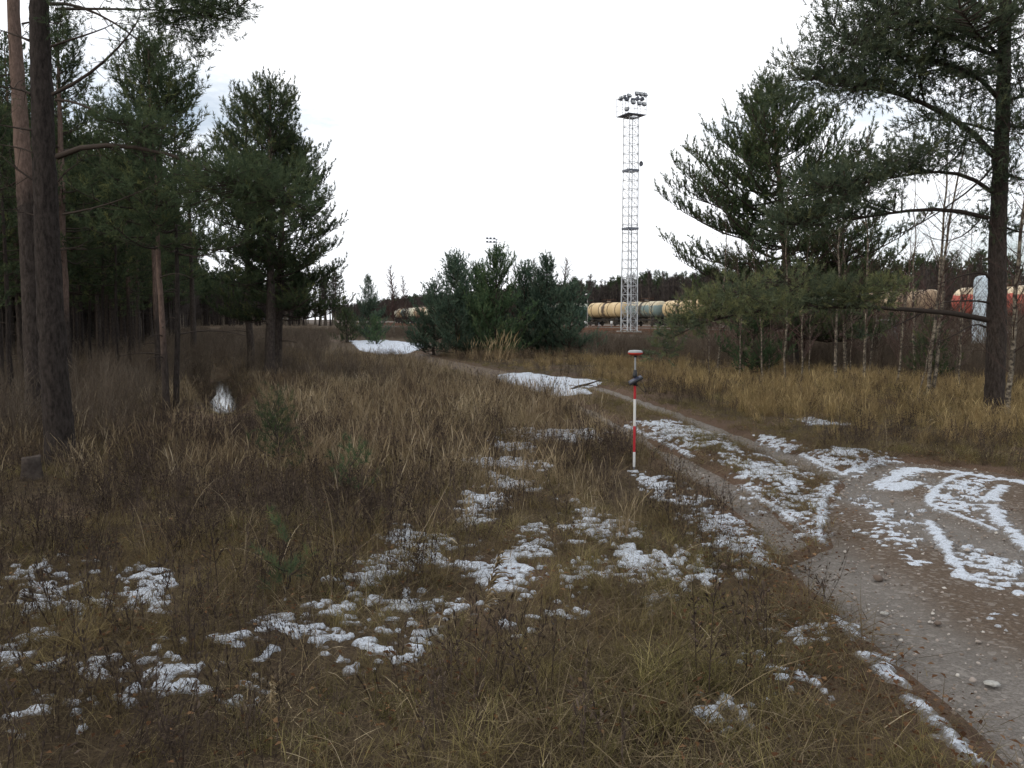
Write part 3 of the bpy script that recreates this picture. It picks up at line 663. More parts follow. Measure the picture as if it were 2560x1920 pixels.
# --- big pine on the right
d = 17.4; l3 = place(2492, d); s = Tree(103); rng = s.rng
C = np.array([AT(2492, 1037, d), AT(2492, 800, d), AT(2494, 600, d), AT(2500, 450, d), AT(2508, 250, d), AT(2512, 60, d), AT(2516, -120, d), AT(2520, -340, d), AT(2524, -560, d)]) - np.array(l3); C[0] = 0
root = empty('pine_tree', l3, 0, 'tall spreading pine standing right of the track with long limbs reaching left', 'tree')
LM = [([(2470, 800), (2360, 770), (2260, 764), (2140, 790), (2000, 770), (1880, 770), (1760, 800), (1680, 850)], d - 2.2, .062, .46, .55), ([(2470, 545), (2330, 527), (2220, 530), (2080, 560), (1960, 560)], d - 1.0, .05, .42, .95),
      ([(2480, 480), (2390, 440), (2300, 425), (2180, 460), (2060, 470)], d - 2, .045, .35, .9), ([(2490, 395), (2400, 300), (2290, 255), (2180, 225), (2080, 190), (2010, 200)], d - 1, .065, .42, .95),
      ([(2496, 330), (2420, 310), (2330, 300), (2250, 330)], d + 1.5, .035, .45, .7), ([(2500, 250), (2400, 165), (2280, 150), (2160, 110), (2080, 60)], d - 1, .05, .35, 1.0), ([(2505, 140), (2420, 115), (2300, 60), (2200, 10), (2120, -30)], d - 1.5, .05, .3, 1.0),
      ([(2508, 40), (2380, -20), (2260, -80)], d, .045, .25, 1.0), ([(2508, 80), (2560, 20), (2640, -20)], d, .045, .25, .9), ([(2500, 260), (2570, 240), (2660, 250)], d - 1, .045, .25, .9), ([(2500, 300), (2560, 320), (2640, 310)], d + 1, .04, .3, .8),
      ([(2512, -60), (2430, -140), (2300, -190)], d, .045, .2, 1.0), ([(2514, -160), (2600, -230), (2700, -240)], d, .045, .2, 1.0), ([(2510, 150), (2450, 90), (2400, 20)], d - 3, .045, .25, .9), ([(2510, 170), (2440, 190), (2380, 190)], d + 3, .045, .3, .9),
      ([(2515, -250), (2450, -340), (2380, -370)], d, .04, .2, .9), ([(2516, -300), (2580, -400), (2650, -430)], d, .04, .2, .9), ([(2514, -100), (2470, -160), (2430, -230)], d - 3.5, .045, .2, 1.0), ([(2514, -60), (2530, -150), (2560, -260)], d + 3.2, .045, .2, 1.0),
      ([(2475, 700), (2420, 685), (2330, 718), (2280, 737)], d - .6, .022, 2, .3), ([(2470, 757), (2430, 752), (2370, 755), (2330, 770)], d - .6, .026, 2, .3), ([(2465, 818), (2420, 818), (2360, 850), (2240, 868)], d - .8, .020, 2, .3),
      ([(2330, 770), (2250, 810), (2160, 852)], d - .9, .018, .75, .5), ([(2470, 520), (2380, 600), (2280, 560)], d - .6, .018, .9, .3), ([(2500, 430), (2560, 450), (2620, 470)], d, .03, .4, .6), ([(2500, 560), (2560, 580), (2620, 560)], d, .028, .4, .6),
      ([(2480, 400), (2430, 470), (2280, 570), (2180, 590)], d - 1.2, .025, .8, .5)]
for pts, d1, r, uf, tw in LM: limb(s, C, pts, d, d1, r, uf, tw, .5, .12, .115, .17, loc=l3)
for (px, py, dd, sz, n) in [(2040, 200, 16.3, (.9, .9, .55), 130), (2120, 130, 16.3, (.9, 1.0, .7), 170), (2200, 60, 16.3, (1.2, 1.2, .8), 260), (2330, 80, 16.8, (1.3, 1.4, .7), 280), (2430, 40, 16.4, (1.2, 1.4, .7), 240), (2290, 180, 16.8, (1.3, 1.2, .5), 200), (2150, 220, 16.3, (.9, .9, .35), 120),
                            (2540, 200, 16.5, (.6, .8, .7), 120), (2540, 330, 17, (.5, .8, .5), 80), (2400, 240, 17, (.8, .8, .3), 60), (2100, 475, 15.8, (.9, .7, .35), 150), (2230, 410, 16, (.7, .7, .3), 90), (2330, 370, 16.5, (.7, .7, .5), 100), (2410, 350, 16.5, (.6, .8, .6), 90), (2000, 560, 16.3, (.7, .7, .3), 110),
                            (1850, 738, 15.4, (.55, .5, .22), 60), (1925, 752, 15.9, (.5, .6, .18), 55), (1990, 728, 15.5, (.55, .5, .26), 65), (2050, 745, 16.2, (.5, .6, .16), 50), (2105, 722, 15.8, (.55, .5, .24), 60), (2165, 742, 16.1, (.5, .5, .16), 45), (2215, 728, 16.2, (.4, .4, .14), 30), (1780, 758, 15.3, (.55, .6, .2), 50), (1735, 790, 15.4, (.45, .4, .2), 40), (1700, 835, 15.3, (.4, .4, .16), 30), (1660, 858, 15.2, (.25, .3, .12), 18), (2450, -80, 17, (1.8, 2, .8), 300), (2500, 450, 17.2, (.4, .6, .4), 50), (2470, 560, 17.6, (.5, .6, .3), 50)]:
    low_ = py > 700; clump(s, px, py + (rng.uniform(-16, 20) if low_ else 0), dd + (rng.uniform(-.6, .6) if low_ else 0), l3, np.array(sz) * ((1.0, 1.2, rng.uniform(.7, 1.9)) if low_ else (1.12, 1.12, 1.12)), int(n * 2.7), .16, rng.uniform(.6, .95) if low_ else .45)
s.finish(root, 6, 16, .088, .0150, M['bark'], M['needle_grey'], trunk_mesh(rng, C, .19, 24, 120, .22, .045, .3, (.5, .9)))

# --- other pines one can tell apart
def lean_for(px_top, px_base, d): return ((px_top - px_base) / FPX * d, 0)
pine(11, place(1985, 32), 10.45, .20, .13, lambda t: float(np.interp(t, [0, .1, .4, .62, .69, .85, 1], [3.4, 4.0, 4.1, 3.4, 2.0, 1.1, .2])), lean_for(1905, 1985, 32), .42, (5, 8), (-8, 30), 15, .085, .0135, .95, .19, .165, .21, .8, jit=.18,
     leaf='needle_light', label='broad full-crowned pine with upturned shoots right of the light mast', group='large pines along the track', dead=5, uf=.22)
pine(12, place(672, 26.3), 9.0, .17, .36, lambda t: 1.95 * (1 - t ** 2.4) + .2, lean_for(690, 672, 26.3),   .42, (4, 6), (-2, 48), 15, .078, .0115, .65, .17, .15, .19, .6,
     jit=.14, label='left stem of the pair of bushy pines beside the ditch, crown the highest', group='large pines along the track', dead=8, uf=.2)
pine(13, (place(694, 27.2)[0], 27.2, place(694, 27.2)[2]), 7.7, .16, .26, lambda t: 1.8 * (1 - t ** 2.4) + .2, (.3, 0), .36, (6, 8), (-8, 45), 15, .078, .0115, .7, .17, .15, .19, .6,
     jit=.12, label='right stem of the bushy pine pair beside the ditch, limbs hanging low to the right', group='large pines along the track', dead=4, uf=.2)
pine(14, place(628, 33), 10.3, .15, .4, lambda t: 1.9 * (1 - t) ** .6 + .2, (0, 0), .45, (4, 6), (5, 50), 14, .08, .013, .6, .18, .16, .2, .6,
     label='slim pine half hidden behind the left side of the bushy pine pair', group='large pines along the track', dead=3)
pine(15, place(413, 16), 6.9, .066, .46, lambda t: 1.35 * (1 - t) ** .6 + .18, (lean_for(390, 413, 16)[0], 0), .36, (4, 6), (0, 50), 14, .07, .0085, .5, .14, .125, .17, .6, bark='bark_red',
     label='slender pine whose pinkish stem stands left in the group of three thin trunks', group='thin pines at the forest edge', dead=6, orange=(.0, .4))
pine(16, place(436, 16.2), 6.3, .058, .52, lambda t: 1.15 * (1 - t) ** .6 + .15, (.15, 0), .36, (4, 6), (-5, 50), 14, .07, .0085, .5, .14, .125, .17, .6, bark='bark_dark',
     label='slender dark-stemmed pine, rightmost of the group of three thin trunks', group='thin pines at the forest edge', dead=6)
pine(17, place(393, 24), 9.3, .085, .5, lambda t: 1.5 * (1 - t) ** .6 + .18, (.1, 0), .42, (4, 6), (0, 50), 14, .075, .011, .55, .16, .145, .18, .6, bark='bark_red',
     label='taller pine with orange bark just behind the three thin trunks', group='thin pines at the forest edge', dead=6, orange=(.1, .4))
pine(18, place(165, 21), 8.9, .14, .42, lambda t: 1.5 * (1 - t) ** .6 + .18, (0, 0), .42, (4, 6), (0, 50), 14, .075, .0105, .55, .16, .145, .18, .6, bark='bark_red',
     label='bushy-topped pine seen just right of the nearest dark trunk', group='thin pines at the forest edge', dead=6, orange=(.1, .4))
pine(19, place(484, 42), 9.5, .15, .42, lambda t: 1.8 * (1 - t) ** .6 + .18, (0, 0), .45, (4, 6), (0, 50), 13, .085, .014, .6, .18, .165, .2, .6,
     label='pine whose pointed top rises between the thin trunks and the bushy pair', group='thin pines at the forest edge', dead=3)
# young pines in the clump by the track
young = dict(sp=.36, nb=(5, 7), e0=(12, 62), nn=15, nl=.085, w=.015, tw=.55, tsp=.19, ssp=.17, slen=.24, up=.75, uf=.12, orange=(.8, 1.3), jit=.3)
for sd, px, d, h, rb, lf, lb in [
    (21, 1140, 44, 4.95, 1.75, 'needle_blue', 'leftmost blue-green young pine of the clump beside the far snowy track'),
    (22, 1242, 43, 5.25, 1.7, 'needle_green', 'brightest green young pine with the tallest pointed top of the clump'),
    (23, 1366, 45, 4.85, 1.55, 'needle_blue', 'blue-green young pine with a forked top at the right of the clump'),
    (24, 1425, 44, 3.5, 1.45, 'needle_blue', 'low pale young pine at the right end of the clump'),
    (25, 1310, 46, 4.5, 1.4, 'needle_blue', 'shorter young pine between the bright green and the forked-top pines'),
    (26, 1085, 46, 3.6, 1.35, 'needle_blue', 'low spreading young pine at the left foot of the clump'),
    (29, 1195, 47, 4.6, 1.5, 'needle_green', 'young pine half hidden behind the bright green one in the clump')]:
    pine(sd, place(px, d), h, .07, .03, cone(rb * 1.22, .66), leaf=lf, label=lb, group='young pines in the clump beside the track', name='young_pine', **young)
young['nn'] = 12
pine(27, place(924, 74), 5.4, .07, .03, cone(1.75, .8), leaf='needle_blue', label='lone small pine beyond the far snow field, left of the bare birches', name='young_pine', **young)
pine(28, place(868, 70), 2.4, .05, .03, cone(1.6, .6), leaf='needle', label='low bushy pine left of the lone small pine beyond the snow', name='young_pine', **young)
pine(30, place(942, 64), 1.9, .04, .03, cone(.9, .7), leaf='needle_green', label='knee-high green pine in front of the lone small pine', name='young_pine', **young)
pine(31, place(2320, 27), 1.5, .03, .05, cone(.75, .6), leaf='needle', label='dark little pine in the tall golden grass left of the big right pine', name='young_pine', **young)
pine(38, place(1880, 29), 2.1, .04, .1, cone(1.1, .5), leaf='needle_green', label='low green pine growing under the broad full-crowned pine', name='young_pine', **young)
seedl = dict(sp=.15, nb=(3, 5), e0=(10, 60), nn=15, nl=.055, w=.0028, tw=.15, tsp=.10, ssp=.085, slen=.09, up=.6, uf=.15, orange=(2, 3), jit=.3, name='pine_seedling')
pine(32, place(692, 10.6), .80, .010, .12, cone(.40, .6), leaf='needle', label='waist-high pine seedling in the grass below the bushy pine pair', **seedl)
pine(33, place(872, 9.0), .50, .008, .1, cone(.24, .6), leaf='needle_green', label='smaller bright green pine seedling to the right of the waist-high one', **seedl)
pine(34, place(702, 5.9), .34, .006, .15, cone(.14, .7), leaf='needle', label='dark pine seedling among the snow scraps in the left foreground', **seedl)

# --- dark forest on the left: individual trees from a few kinds
def forest_src(seed, h, r, base, rb, bark):
    return pine(seed, None, h, r, base, lambda t: rb * (1 - t) ** .55 + .2, (R0.normal(0, .3), 0), .5, (4, 6), (0, 48), 11, .095, .018, .6, .22, .2, .2, .5, bark=bark, dead=9, orange=(.25, .6), sides=3, name='forest_pine')
srcs = [forest_src(41, 10.5, .12, .5, 1.7, 'bark'), forest_src(42, 9.0, .095, .55, 1.4, 'bark_dark'), forest_src(43, 11.5, .14, .46, 2.0, 'bark_red'), forest_src(44, 7.5, .07, .5, 1.2, 'bark_dark'), forest_src(45, 10, .11, .34, 1.9, 'bark')]
FL = ['slim grey pine', 'thin small-crowned pine', 'stout reddish pine', 'short dark pine', 'low-crowned leafy pine']
srcH = [10.5, 9.0, 11.5, 7.5, 10]
rngF = np.random.default_rng(5); spots, tries = [], 0
used = [0] * 5
while len(spots) < 160 and tries < 12000:
    tries += 1; Y = rngF.uniform(17, 72) ** 1; X = -rngF.uniform(.0, 1) * (.68 * Y) - 1.0
    n_, px = X * RN[0] + Y * RN[1], 1280 + X / Y * FPX
    if px > 470 or px < -170 or n_ > -2.6: continue
    if Y < 24 and (px > 60 or rngF.random() < .5): continue
    if any((X - a) ** 2 + (Y - b) ** 2 < 1.3 for a, b in spots): continue
    spots.append((X, Y)); k = rngF.integers(0, 5); o = srcs[k] if not used[k] else copy_tree(srcs[k]); used[k] = 1
    o.location = (X, Y, Hs(X, Y)); o.rotation_euler = (rngF.normal(0, .012), rngF.normal(0, .012), rngF.random() * 6.28); cap_ = EYE + (797 - (130 if px < 60 else 230 if px < 200 else 400 if px < 400 else 330)) / FPX * Y; o.scale = [min(rngF.uniform(.85, 1.12), cap_ / srcH[k] * rngF.uniform(.8, 1))] * 3
    pl_ = 'left of the nearest dark trunk' if px < 90 else 'right of the nearest dark trunk' if px < 250 else 'left of the three thin trunks' if px < 390 else 'right of the three thin trunks'
    dp_ = 'at the front of' if Y < 30 else 'a little way into' if Y < 42 else 'well inside' if Y < 56 else 'at the back of'
    tag(o, '%s %s the left forest, %s' % (FL[k], dp_, pl_), 'tree', 'pines of the dark forest on the left')

# --- bare birches
def birch_tree(seed, h, r, name='birch_tree', dens=1.0, stems=1, up0=.12, fine=1, tr=1.0):
    s = Tree(seed); rng = s.rng; root = empty(name, (0, 0, 0)); Vt, Qt, U, nn = [], [], [], 0
    for st in range(stems):
        C = trunk_curve(rng, h * rng.uniform(.8, 1), (rng.normal(0, .05) * h, rng.normal(0, .03) * h), .10 * h / 6)
        C[:, 0] += st * .12
        v, q, u_ = trunk_mesh(rng, C, r, 8, 26, .2, .04, .10, (.62, .95)); Vt.append(v); Qt.append(q + nn); U.append(u_); nn += len(v)
        nbr = int(34 * dens * h / 7)
        for i in range(nbr):
            t = up0 + (1 - up0) * (i + rng.random()) / nbr; p0 = at_t(C, t); a = rng.random() * 6.28; L = h * (.04 + .20 * (1 - t) ** .8) * rng.uniform(.5, 1.2); e = math.radians(rng.uniform(32, 62)); u = np.linspace(0, 1, 5)
            hd = np.array((math.cos(a), math.sin(a), 0)); P = p0 + hd * (L * math.cos(e) * u)[:, None] + np.array([0, 0, 1]) * (L * math.sin(e) * u + .12 * L * u ** 2)[:, None] + rng.normal(0, .012 * L, (5, 3)) * u[:, None]
            s.tube(P, np.linspace(.0045 + .006 * L, .002, 5) * tr)
            for k in range(int((3 + 5 * L) * fine)):
                q0 = P[rng.integers(1, 5)]; dv = unit(hd * .5 + rng.normal(0, .55, 3) + np.array([0, 0, .55])) * L * rng.uniform(.18, .45)
                s.tube([q0, q0 + dv * .5 + rng.normal(0, .01, 3), q0 + dv], [.0032 * tr, .0026 * tr, .0016 * tr])
    V = np.concatenate(Vt); Q = np.concatenate(Qt)
    link('trunk', mk_mesh('trunk', V, [Q], {'up': np.concatenate(U)}, True, [M['birch']]), root)
    V, Q = s.wood(3); tag(link('crown', mk_mesh('crown', V, [Q], None, False, [M['twig_red'] if seed % 2 else M['twig']]), root), kind='stuff')
    return root
bsrc = [birch_tree(51, 7.5, .045), birch_tree(52, 8.5, .055, dens=1.2), birch_tree(53, 6.5, .035, dens=1.1), birch_tree(54, 5.2, .022, dens=1.3), birch_tree(55, 9, .05, stems=2), birch_tree(56, 4.2, .017, dens=1.3), birch_tree(57, 7.6, .06, dens=2.8, tr=3.4, up0=.22), birch_tree(58, 8.0, .055, dens=2.4, tr=3.0, up0=.2)]
bused = [0] * 8
def birch(k, loc, sc, label, group, rz=None, tilt=0):
    o = bsrc[k] if not bused[k] else copy_tree(bsrc[k]); bused[k] = 1
    o.location = loc; o.scale = [sc] * 3; o.rotation_euler = (0, tilt, rngF.random() * 6.28 if rz is None else rz)
    return tag(o, label, 'tree', group)
GB = 'bare birches on the right'
for k, px, py, sc, lb, tilt in [
    (0, 1960, 958, .8, 'pale birch stem just left of the broad pine trunk foot', 0), (2, 2002, 952, .9, 'thin birch close on the right of the broad pine trunk', 0), (3, 2022, 948, .9, 'second thin pale stem right of the broad pine trunk', 0),
    (1, 2092, 962, .85, 'upright pale birch between the broad pine and the leaning birch', 0), (0, 2158, 962, 1.0, 'pale yellow-stemmed birch leaning slightly right in the middle of the birches', .05), (4, 2330, 985, .95, 'tall twin-stemmed birch left of the pale blue pillar', .01),
    (1, 2519, 1050, .95, 'pale birch standing just right of the big right pine', 0), (2, 2240, 965, .9, 'grey birch between the leaning birch and the twin-stemmed one', -.03), (3, 2395, 985, 1.0, 'thin dark birch sapling in front of the red tank wagon', .04), (5, 2290, 1010, .8, 'small leaning sapling at the edge of the golden grass', .12)]:
    X, Y = G(px, py); birch(k, (X, Y, Hs(X, Y)), sc, lb, GB, tilt=tilt)
rb_ = np.random.default_rng(12); nbi = 0; bs = []
while nbi < 96:
    Y = rb_.uniform(27, 50); px = rb_.uniform(1760, 2640); X = (px - 1280) / FPX * Y
    if X * RN[0] + Y * RN[1] > 35 or any((X - a) ** 2 + (Y - b) ** 2 < .35 for a, b in bs): continue
    if 2360 < px < 2480 and rb_.random() < .7: continue
    k = rb_.choice([0, 1, 2, 3, 3, 5, 5, 2]); bs.append((X, Y)); nbi += 1
    kd = ['grey birch', 'tall birch', 'slender birch', 'thin sapling', '', 'small sapling'][k]
    pl_ = 'left of the broad pine trunk' if px < 1970 else 'between broad pine and leaning birch' if px < 2160 else 'between leaning and twin-stemmed birches' if px < 2330 else 'between twin-stemmed birch and big pine' if px < 2500 else 'right of the big right pine'
    birch(k, (X, Y, Hs(X, Y)), rb_.uniform(.65, 1.0), 'bare %s, %s of the thicket, %s' % (kd, 'front' if Y < 34 else 'middle' if Y < 42 else 'back', pl_), GB, tilt=rb_.normal(0, .03))
GC = 'bare birches in the middle distance'
for k, px, d, sc, lb in [(6, 986, 88, 1.02, 'taller left of two bare birches beyond the far snow field'), (7, 1017, 92, .95, 'shorter right one of two bare birches beyond the far snow field'), (7, 1296, 66, .88, 'bare birch rising just right of the bright green young pine'),
                         (6, 1342, 68, .93, 'dense bare birch behind the forked-top young pine'), (7, 1362, 70, 1.0, 'tallest bare birch behind the forked-top young pine'), (6, 1406, 70, .95, 'bare birch behind the right end of the young pine clump'), (3, 1583, 60, .9, 'thin dark sapling in front of the light mast'), (3, 1627, 58, .95, 'thin pale sapling just right of the light mast')]:
    X, Y, Z = place(px, d); birch(k, (X, Y, Z), sc, lb, GC)

# stump at the left edge
X, Y, Z = place(66, 10.1); s = MB(); rg = np.random.default_rng(3); a = np.linspace(0, 2 * math.pi, 18, endpoint=False)
prof = [(.150, -.1), (.128, .03), (.112, .12), (.106, .22), (.106, .268), (.098, .275), (.06, .272), (.0, .276)]
s.lathe(prof, 18); V = np.concatenate(s.V); k = 1 + .05 * np.sin(a * 3 + 1) + .04 * rg.normal(0, 1, 18); V[:, :2] *= np.tile(k, len(prof))[:, None]; V[:, 2] += np.where(V[:, 2] > .2, .10 * V[:, 0] + .006 * rg.normal(0, 1, len(V)), 0); s.V = [V]
tag(s.build('tree_stump', worn('stump_wood', (.040, .032, .028), (.085, .070, .060), 9, .95, .05, bstr=.6), None, True), 'short grey sawn tree stump in the grass at the left edge', 'stump').location = (X, Y, Z)
# ------------------------------------------------------------------ ground cover
def scatter(name, pts, rots, scl, idx, variants, label):
    """one mass of ground cover: copies of a few clump shapes at the given points"""
    me = bpy.data.meshes.new(name); n = len(pts); me.vertices.add(n); me.vertices.foreach_set('co', np.asarray(pts, np.float32).ravel())
    a = me.attributes.new('rot', 'FLOAT_VECTOR', 'POINT'); a.data.foreach_set('vector', np.asarray(rots, np.float32).ravel())
    a = me.attributes.new('scl', 'FLOAT', 'POINT'); a.data.foreach_set('value', np.asarray(scl, np.float32))
    a = me.attributes.new('idx', 'INT', 'POINT'); a.data.foreach_set('value', len(variants) - 1 - np.asarray(idx, np.int32))
    o = link(name, me); tag(o, label, kind='stuff')
    ng = bpy.data.node_groups.new(name, 'GeometryNodeTree')
    ng.interface.new_socket('Geometry', in_out='INPUT', socket_type='NodeSocketGeometry'); ng.interface.new_socket('Geometry', in_out='OUTPUT', socket_type='NodeSocketGeometry')
    gi, go = ng.nodes.new('NodeGroupInput'), ng.nodes.new('NodeGroupOutput')
    jn = ng.nodes.new('GeometryNodeJoinGeometry'); iop = ng.nodes.new('GeometryNodeInstanceOnPoints'); iop.inputs['Pick Instance'].default_value = True
    for i, me_v in enumerate(variants):
        src = bpy.data.objects.new(name + '_clump', me_v)
        oi = ng.nodes.new('GeometryNodeObjectInfo'); oi.inputs[0].default_value = src
        g2 = ng.nodes.new('GeometryNodeGeometryToInstance'); ng.links.new(oi.outputs['Geometry'], g2.inputs[0]); ng.links.new(g2.outputs[0], jn.inputs[0])
    def na(nm, ty):
        q = ng.nodes.new('GeometryNodeInputNamedAttribute'); q.data_type = ty; q.inputs[0].default_value = nm; return q.outputs['Attribute']
    ng.links.new(gi.outputs[0], iop.inputs['Points']); ng.links.new(jn.outputs[0], iop.inputs['Instance'])
    ng.links.new(na('idx', 'INT'), iop.inputs['Instance Index']); ng.links.new(na('rot', 'FLOAT_VECTOR'), iop.inputs['Rotation']); ng.links.new(na('scl', 'FLOAT'), iop.inputs['Scale'])
    ng.links.new(iop.outputs[0], go.inputs[0])
    md = o.modifiers.new('cover', 'NODES'); md.node_group = ng
    return o
def blades(rng, n, spread, h, w, lean, droop, lv=4, head=0.0, tint=(.5, .22)):
    """a clump of n curved blades; head: share of stems that carry a seed head"""
    p = rng.normal(0, spread, (n, 2)); a = rng.random(n) * 6.28; hh = rng.uniform(*h, n); le = np.abs(rng.normal(lean[0], lean[1], n)); dr = rng.uniform(*droop, n)
    u = np.linspace(0, 1, lv + 1); dirv = np.stack([np.cos(a), np.sin(a)], 1)
    th = le[:, None] + dr[:, None] * u ** 1.5                                   # angle from the vertical along the blade
    seg = (hh / lv)[:, None]; dx = np.cumsum(np.sin(th) * seg, 1); dz = np.cumsum(np.cos(th) * seg, 1); dx -= dx[:, :1]; dz -= dz[:, :1]
    c = np.concatenate([p[:, None] + dirv[:, None] * dx[..., None], dz[..., None]], 2)
    sa = a + rng.normal(0, .5, n) + 1.57; sv = np.stack([np.cos(sa), np.sin(sa), 0 * sa], 1)
    ww = (w * rng.uniform(.6, 1.3, n))[:, None] * (1 - .93 * u ** 1.6)
    hd = rng.random(n) < head; ww[hd, -2] = w * 2.6; ww[hd, -3] = w * .5; ww[hd, -1] = w * .8
    V = np.stack([c - sv[:, None] * ww[..., None] / 2, c + sv[:, None] * ww[..., None] / 2], 2).reshape(n, -1, 3)
    k = np.arange(lv) * 2; q = np.stack([k, k + 1, k + 3, k + 2], 1); Q = (np.arange(n) * (lv + 1) * 2)[:, None, None] + q
    t = np.clip(rng.normal(tint[0], tint[1], n) + hd * .2, 0, 1)
    return V.reshape(-1, 3), Q.reshape(-1, 4), np.repeat(t, (lv + 1) * 2)
def clump_mesh(nm, mat, *parts):
    V, Q, T, n = [], [], [], 0
    for v, q, t in parts: V.append(v); Q.append(q + n); T.append(t); n += len(v)
    return mk_mesh(nm, np.concatenate(V), [np.concatenate(Q)], {'tint': np.concatenate(T)}, False, [mat])
def stems(rng, n, spread, h, r, br, bl, up=.7, lumps=0, lean=.16):
    """dead weed or shrub stems with side twigs, as thin three-sided tubes"""
    P3, R3, P4, R4 = [], [], [], []
    for i in range(n):
        p = np.array([*rng.normal(0, spread, 2), -.02]); d = unit(np.array([*rng.normal(0, lean, 2), 1.])); L = rng.uniform(*h)
        e = p + d * L; m = (p + e) / 2 + rng.normal(0, .03 * L, 3); m2 = p + d * L * .78 + rng.normal(0, .03 * L, 3)
        P4.append([p, m, m2, e]); R4.append([r, r * .8, r * .6, r * .35])
        for j in range(rng.integers(*br)):
            u = rng.uniform(.25, .97); q = p + d * L * u; dv = unit(np.array([*rng.normal(0, .6, 2), up])) * rng.uniform(*bl) * (1.2 - .6 * u)
            P3.append([q, q + dv * .5 + rng.normal(0, .012, 3), q + dv]); R3.append([r * .5, r * .42, r * .3])
            if rng.random() < lumps: P3.append([q + dv * .72, q + dv * .88, q + dv * 1.04]); R3.append([r * .6, r * 2.3, r * .5])
        if lumps:
            for j in range(4): P3.append([e - d * (.02 + .05 * j), e - d * (.035 + .05 * j), e - d * (.055 + .05 * j)]); R3.append([r * .5, r * rng.uniform(1.6, 3), r * .6])
    V4, Q4 = tubes(np.array(P4), np.array(R4), 3); V3, Q3 = tubes(np.array(P3), np.array(R3), 3)
    T = np.concatenate([np.repeat(np.clip(rng.normal(.45, .2, len(P4)), 0, 1), 12), np.repeat(np.clip(rng.normal(.55, .22, len(P3)), 0, 1), 9)])
    return np.concatenate([V4, V3]), np.concatenate([Q4, Q3 + len(V4)]), T
rc = np.random.default_rng(77)
V_THATCH = [clump_mesh('matted_grass', M['thatch'], blades(rc, 34, .10, (.08, .25), .0042, (1.3, .22), (-.2, .5), 4), blades(rc, 8, .08, (.04, .12), .004, (.7, .3), (.2, .8), 3)) for _ in range(5)]
V_OLIVE = [clump_mesh('short_grass', M['olive'], blades(rc, 30, .055, (.07, .24), .0036, (.45, .25), (.4, 1.5), 4)) for _ in range(5)]
V_TUFT = [clump_mesh('grass_tuft', M['olive'], blades(rc, 60, .05, (.18, .50), .0042, (.42, .22), (.7, 1.9), 5)) for _ in range(4)]
V_TALL = [clump_mesh('tall_grass', M['grass'], blades(rc, 22, .07, (.35, .75), .0042, (.16, .10), (.1, .9), 5, .45), blades(rc, 26, .08, (.15, .42), .0045, (.4, .25), (.5, 1.6), 4)) for _ in range(5)]
V_GOLD = [clump_mesh('golden_grass', M['gold'], blades(rc, 30, .10, (.35, .82), .0065, (.17, .10), (.1, .9), 5, .35), blades(rc, 30, .10, (.2, .45), .007, (.4, .25), (.5, 1.6), 4)) for _ in range(5)]
V_LONG = [clump_mesh('long_blades', M['grass'], blades(rc, 5, .04, (.35, .75), .0045, (.55, .25), (.5, 1.6), 7, .1, (.65, .2))) for _ in range(5)]
V_WEED = [clump_mesh('dead_weeds', M['weed'], stems(rc, 5, .07, (.22, .58), .0024, (5, 12), (.05, .16), .6, .5)) for _ in range(6)]
V_WEEDT = [clump_mesh('dead_weeds', M['weed'], stems(rc, 2, .05, (.55, 1.0), .0034, (6, 13), (.08, .24), .9, .45)) for _ in range(5)]
V_BRUSH = [clump_mesh('brush', M['brush'], stems(rc, 9, .16, (.5, 1.25), .0042, (8, 15), (.12, .38), .95)) for _ in range(5)]
V_REED = [clump_mesh('reed_plumes', M['reed'], blades(rc, 12, .12, (.8, 1.45), .010, (.16, .08), (.1, .6), 6, .9, (.7, .2)), blades(rc, 14, .12, (.4, .8), .009, (.3, .2), (.4, 1.2), 4)) for _ in range(3)]
SNOWPTS = None
def snow_at(x, y):
    m = np.full(len(x), -.5); k = (x > -6.5) & (x < 10.4) & (y > 3.25) & (y < 19.4)
    ix = ((x[k] + 6.6) / .0205).astype(int); iy = ((y[k] - 3.2) / .0205).astype(int)
    m[k] = sm[np.clip(iy, 0, sm.shape[0] - 1), np.clip(ix, 0, sm.shape[1] - 1)]
    return m
def sample(rng, y0, y1, dens, wide=.68, pad=1.5):
    n = int(dens * wide * (y1 * y1 - y0 * y0 + 2 * pad * (y1 - y0) / wide)); y = np.sqrt(rng.uniform(y0 * y0, y1 * y1, n)); x = rng.uniform(-1, 1, n) * (wide * y + pad); return x, y
GOLD = Gp([(1290, 930), (1400, 925), (1520, 962), (1700, 1005), (1900, 1062), (2080, 1098), (2300, 1120), (2560, 1135), (3100, 1160), (3100, 990), (2560, 962), (2200, 940), (1900, 918), (1700, 905), (1500, 898), (1300, 905)])
def zones(x, y):
    z = {}; z['t'] = track_sd(x, y); z['n'] = rail_n(x, y); z['s'] = rail_s(x, y); z['snow'] = snow_at(x, y); z['gold'] = polysd(x, y, GOLD)
    z['right'] = ((z['gold'] > -2) | (x > .35 * y + 1.5)); z['p'] = fbm(x, y, .45, 121); z['p2'] = fbm(x, y, 1.3, 131)
    z['ditch'] = ((np.abs(z['n'] - .25) < .8) & (z['s'] > 15.5) & (z['s'] < 26)) | ((np.abs(z['n'] - .25) < 1.6) & (H(x, y) < -.60)); z['rail'] = z['n'] > 35.5
    z['far'] = polysd(x, y, Gp([(860, 850), (985, 850), (1090, 860), (1025, 886), (940, 892), (895, 880)])) if True else 0
    z['mid'] = polysd(x, y, Gp([(1380, 960), (1560, 1040), (1760, 1150), (1860, 1210), (2050, 1350), (2090, 1205), (1980, 1165), (1780, 1085), (1560, 1000), (1440, 960)]))
    return z
POLEXY, STUMPXY = G(1585, 1182), place(66, 10.1)[:2]
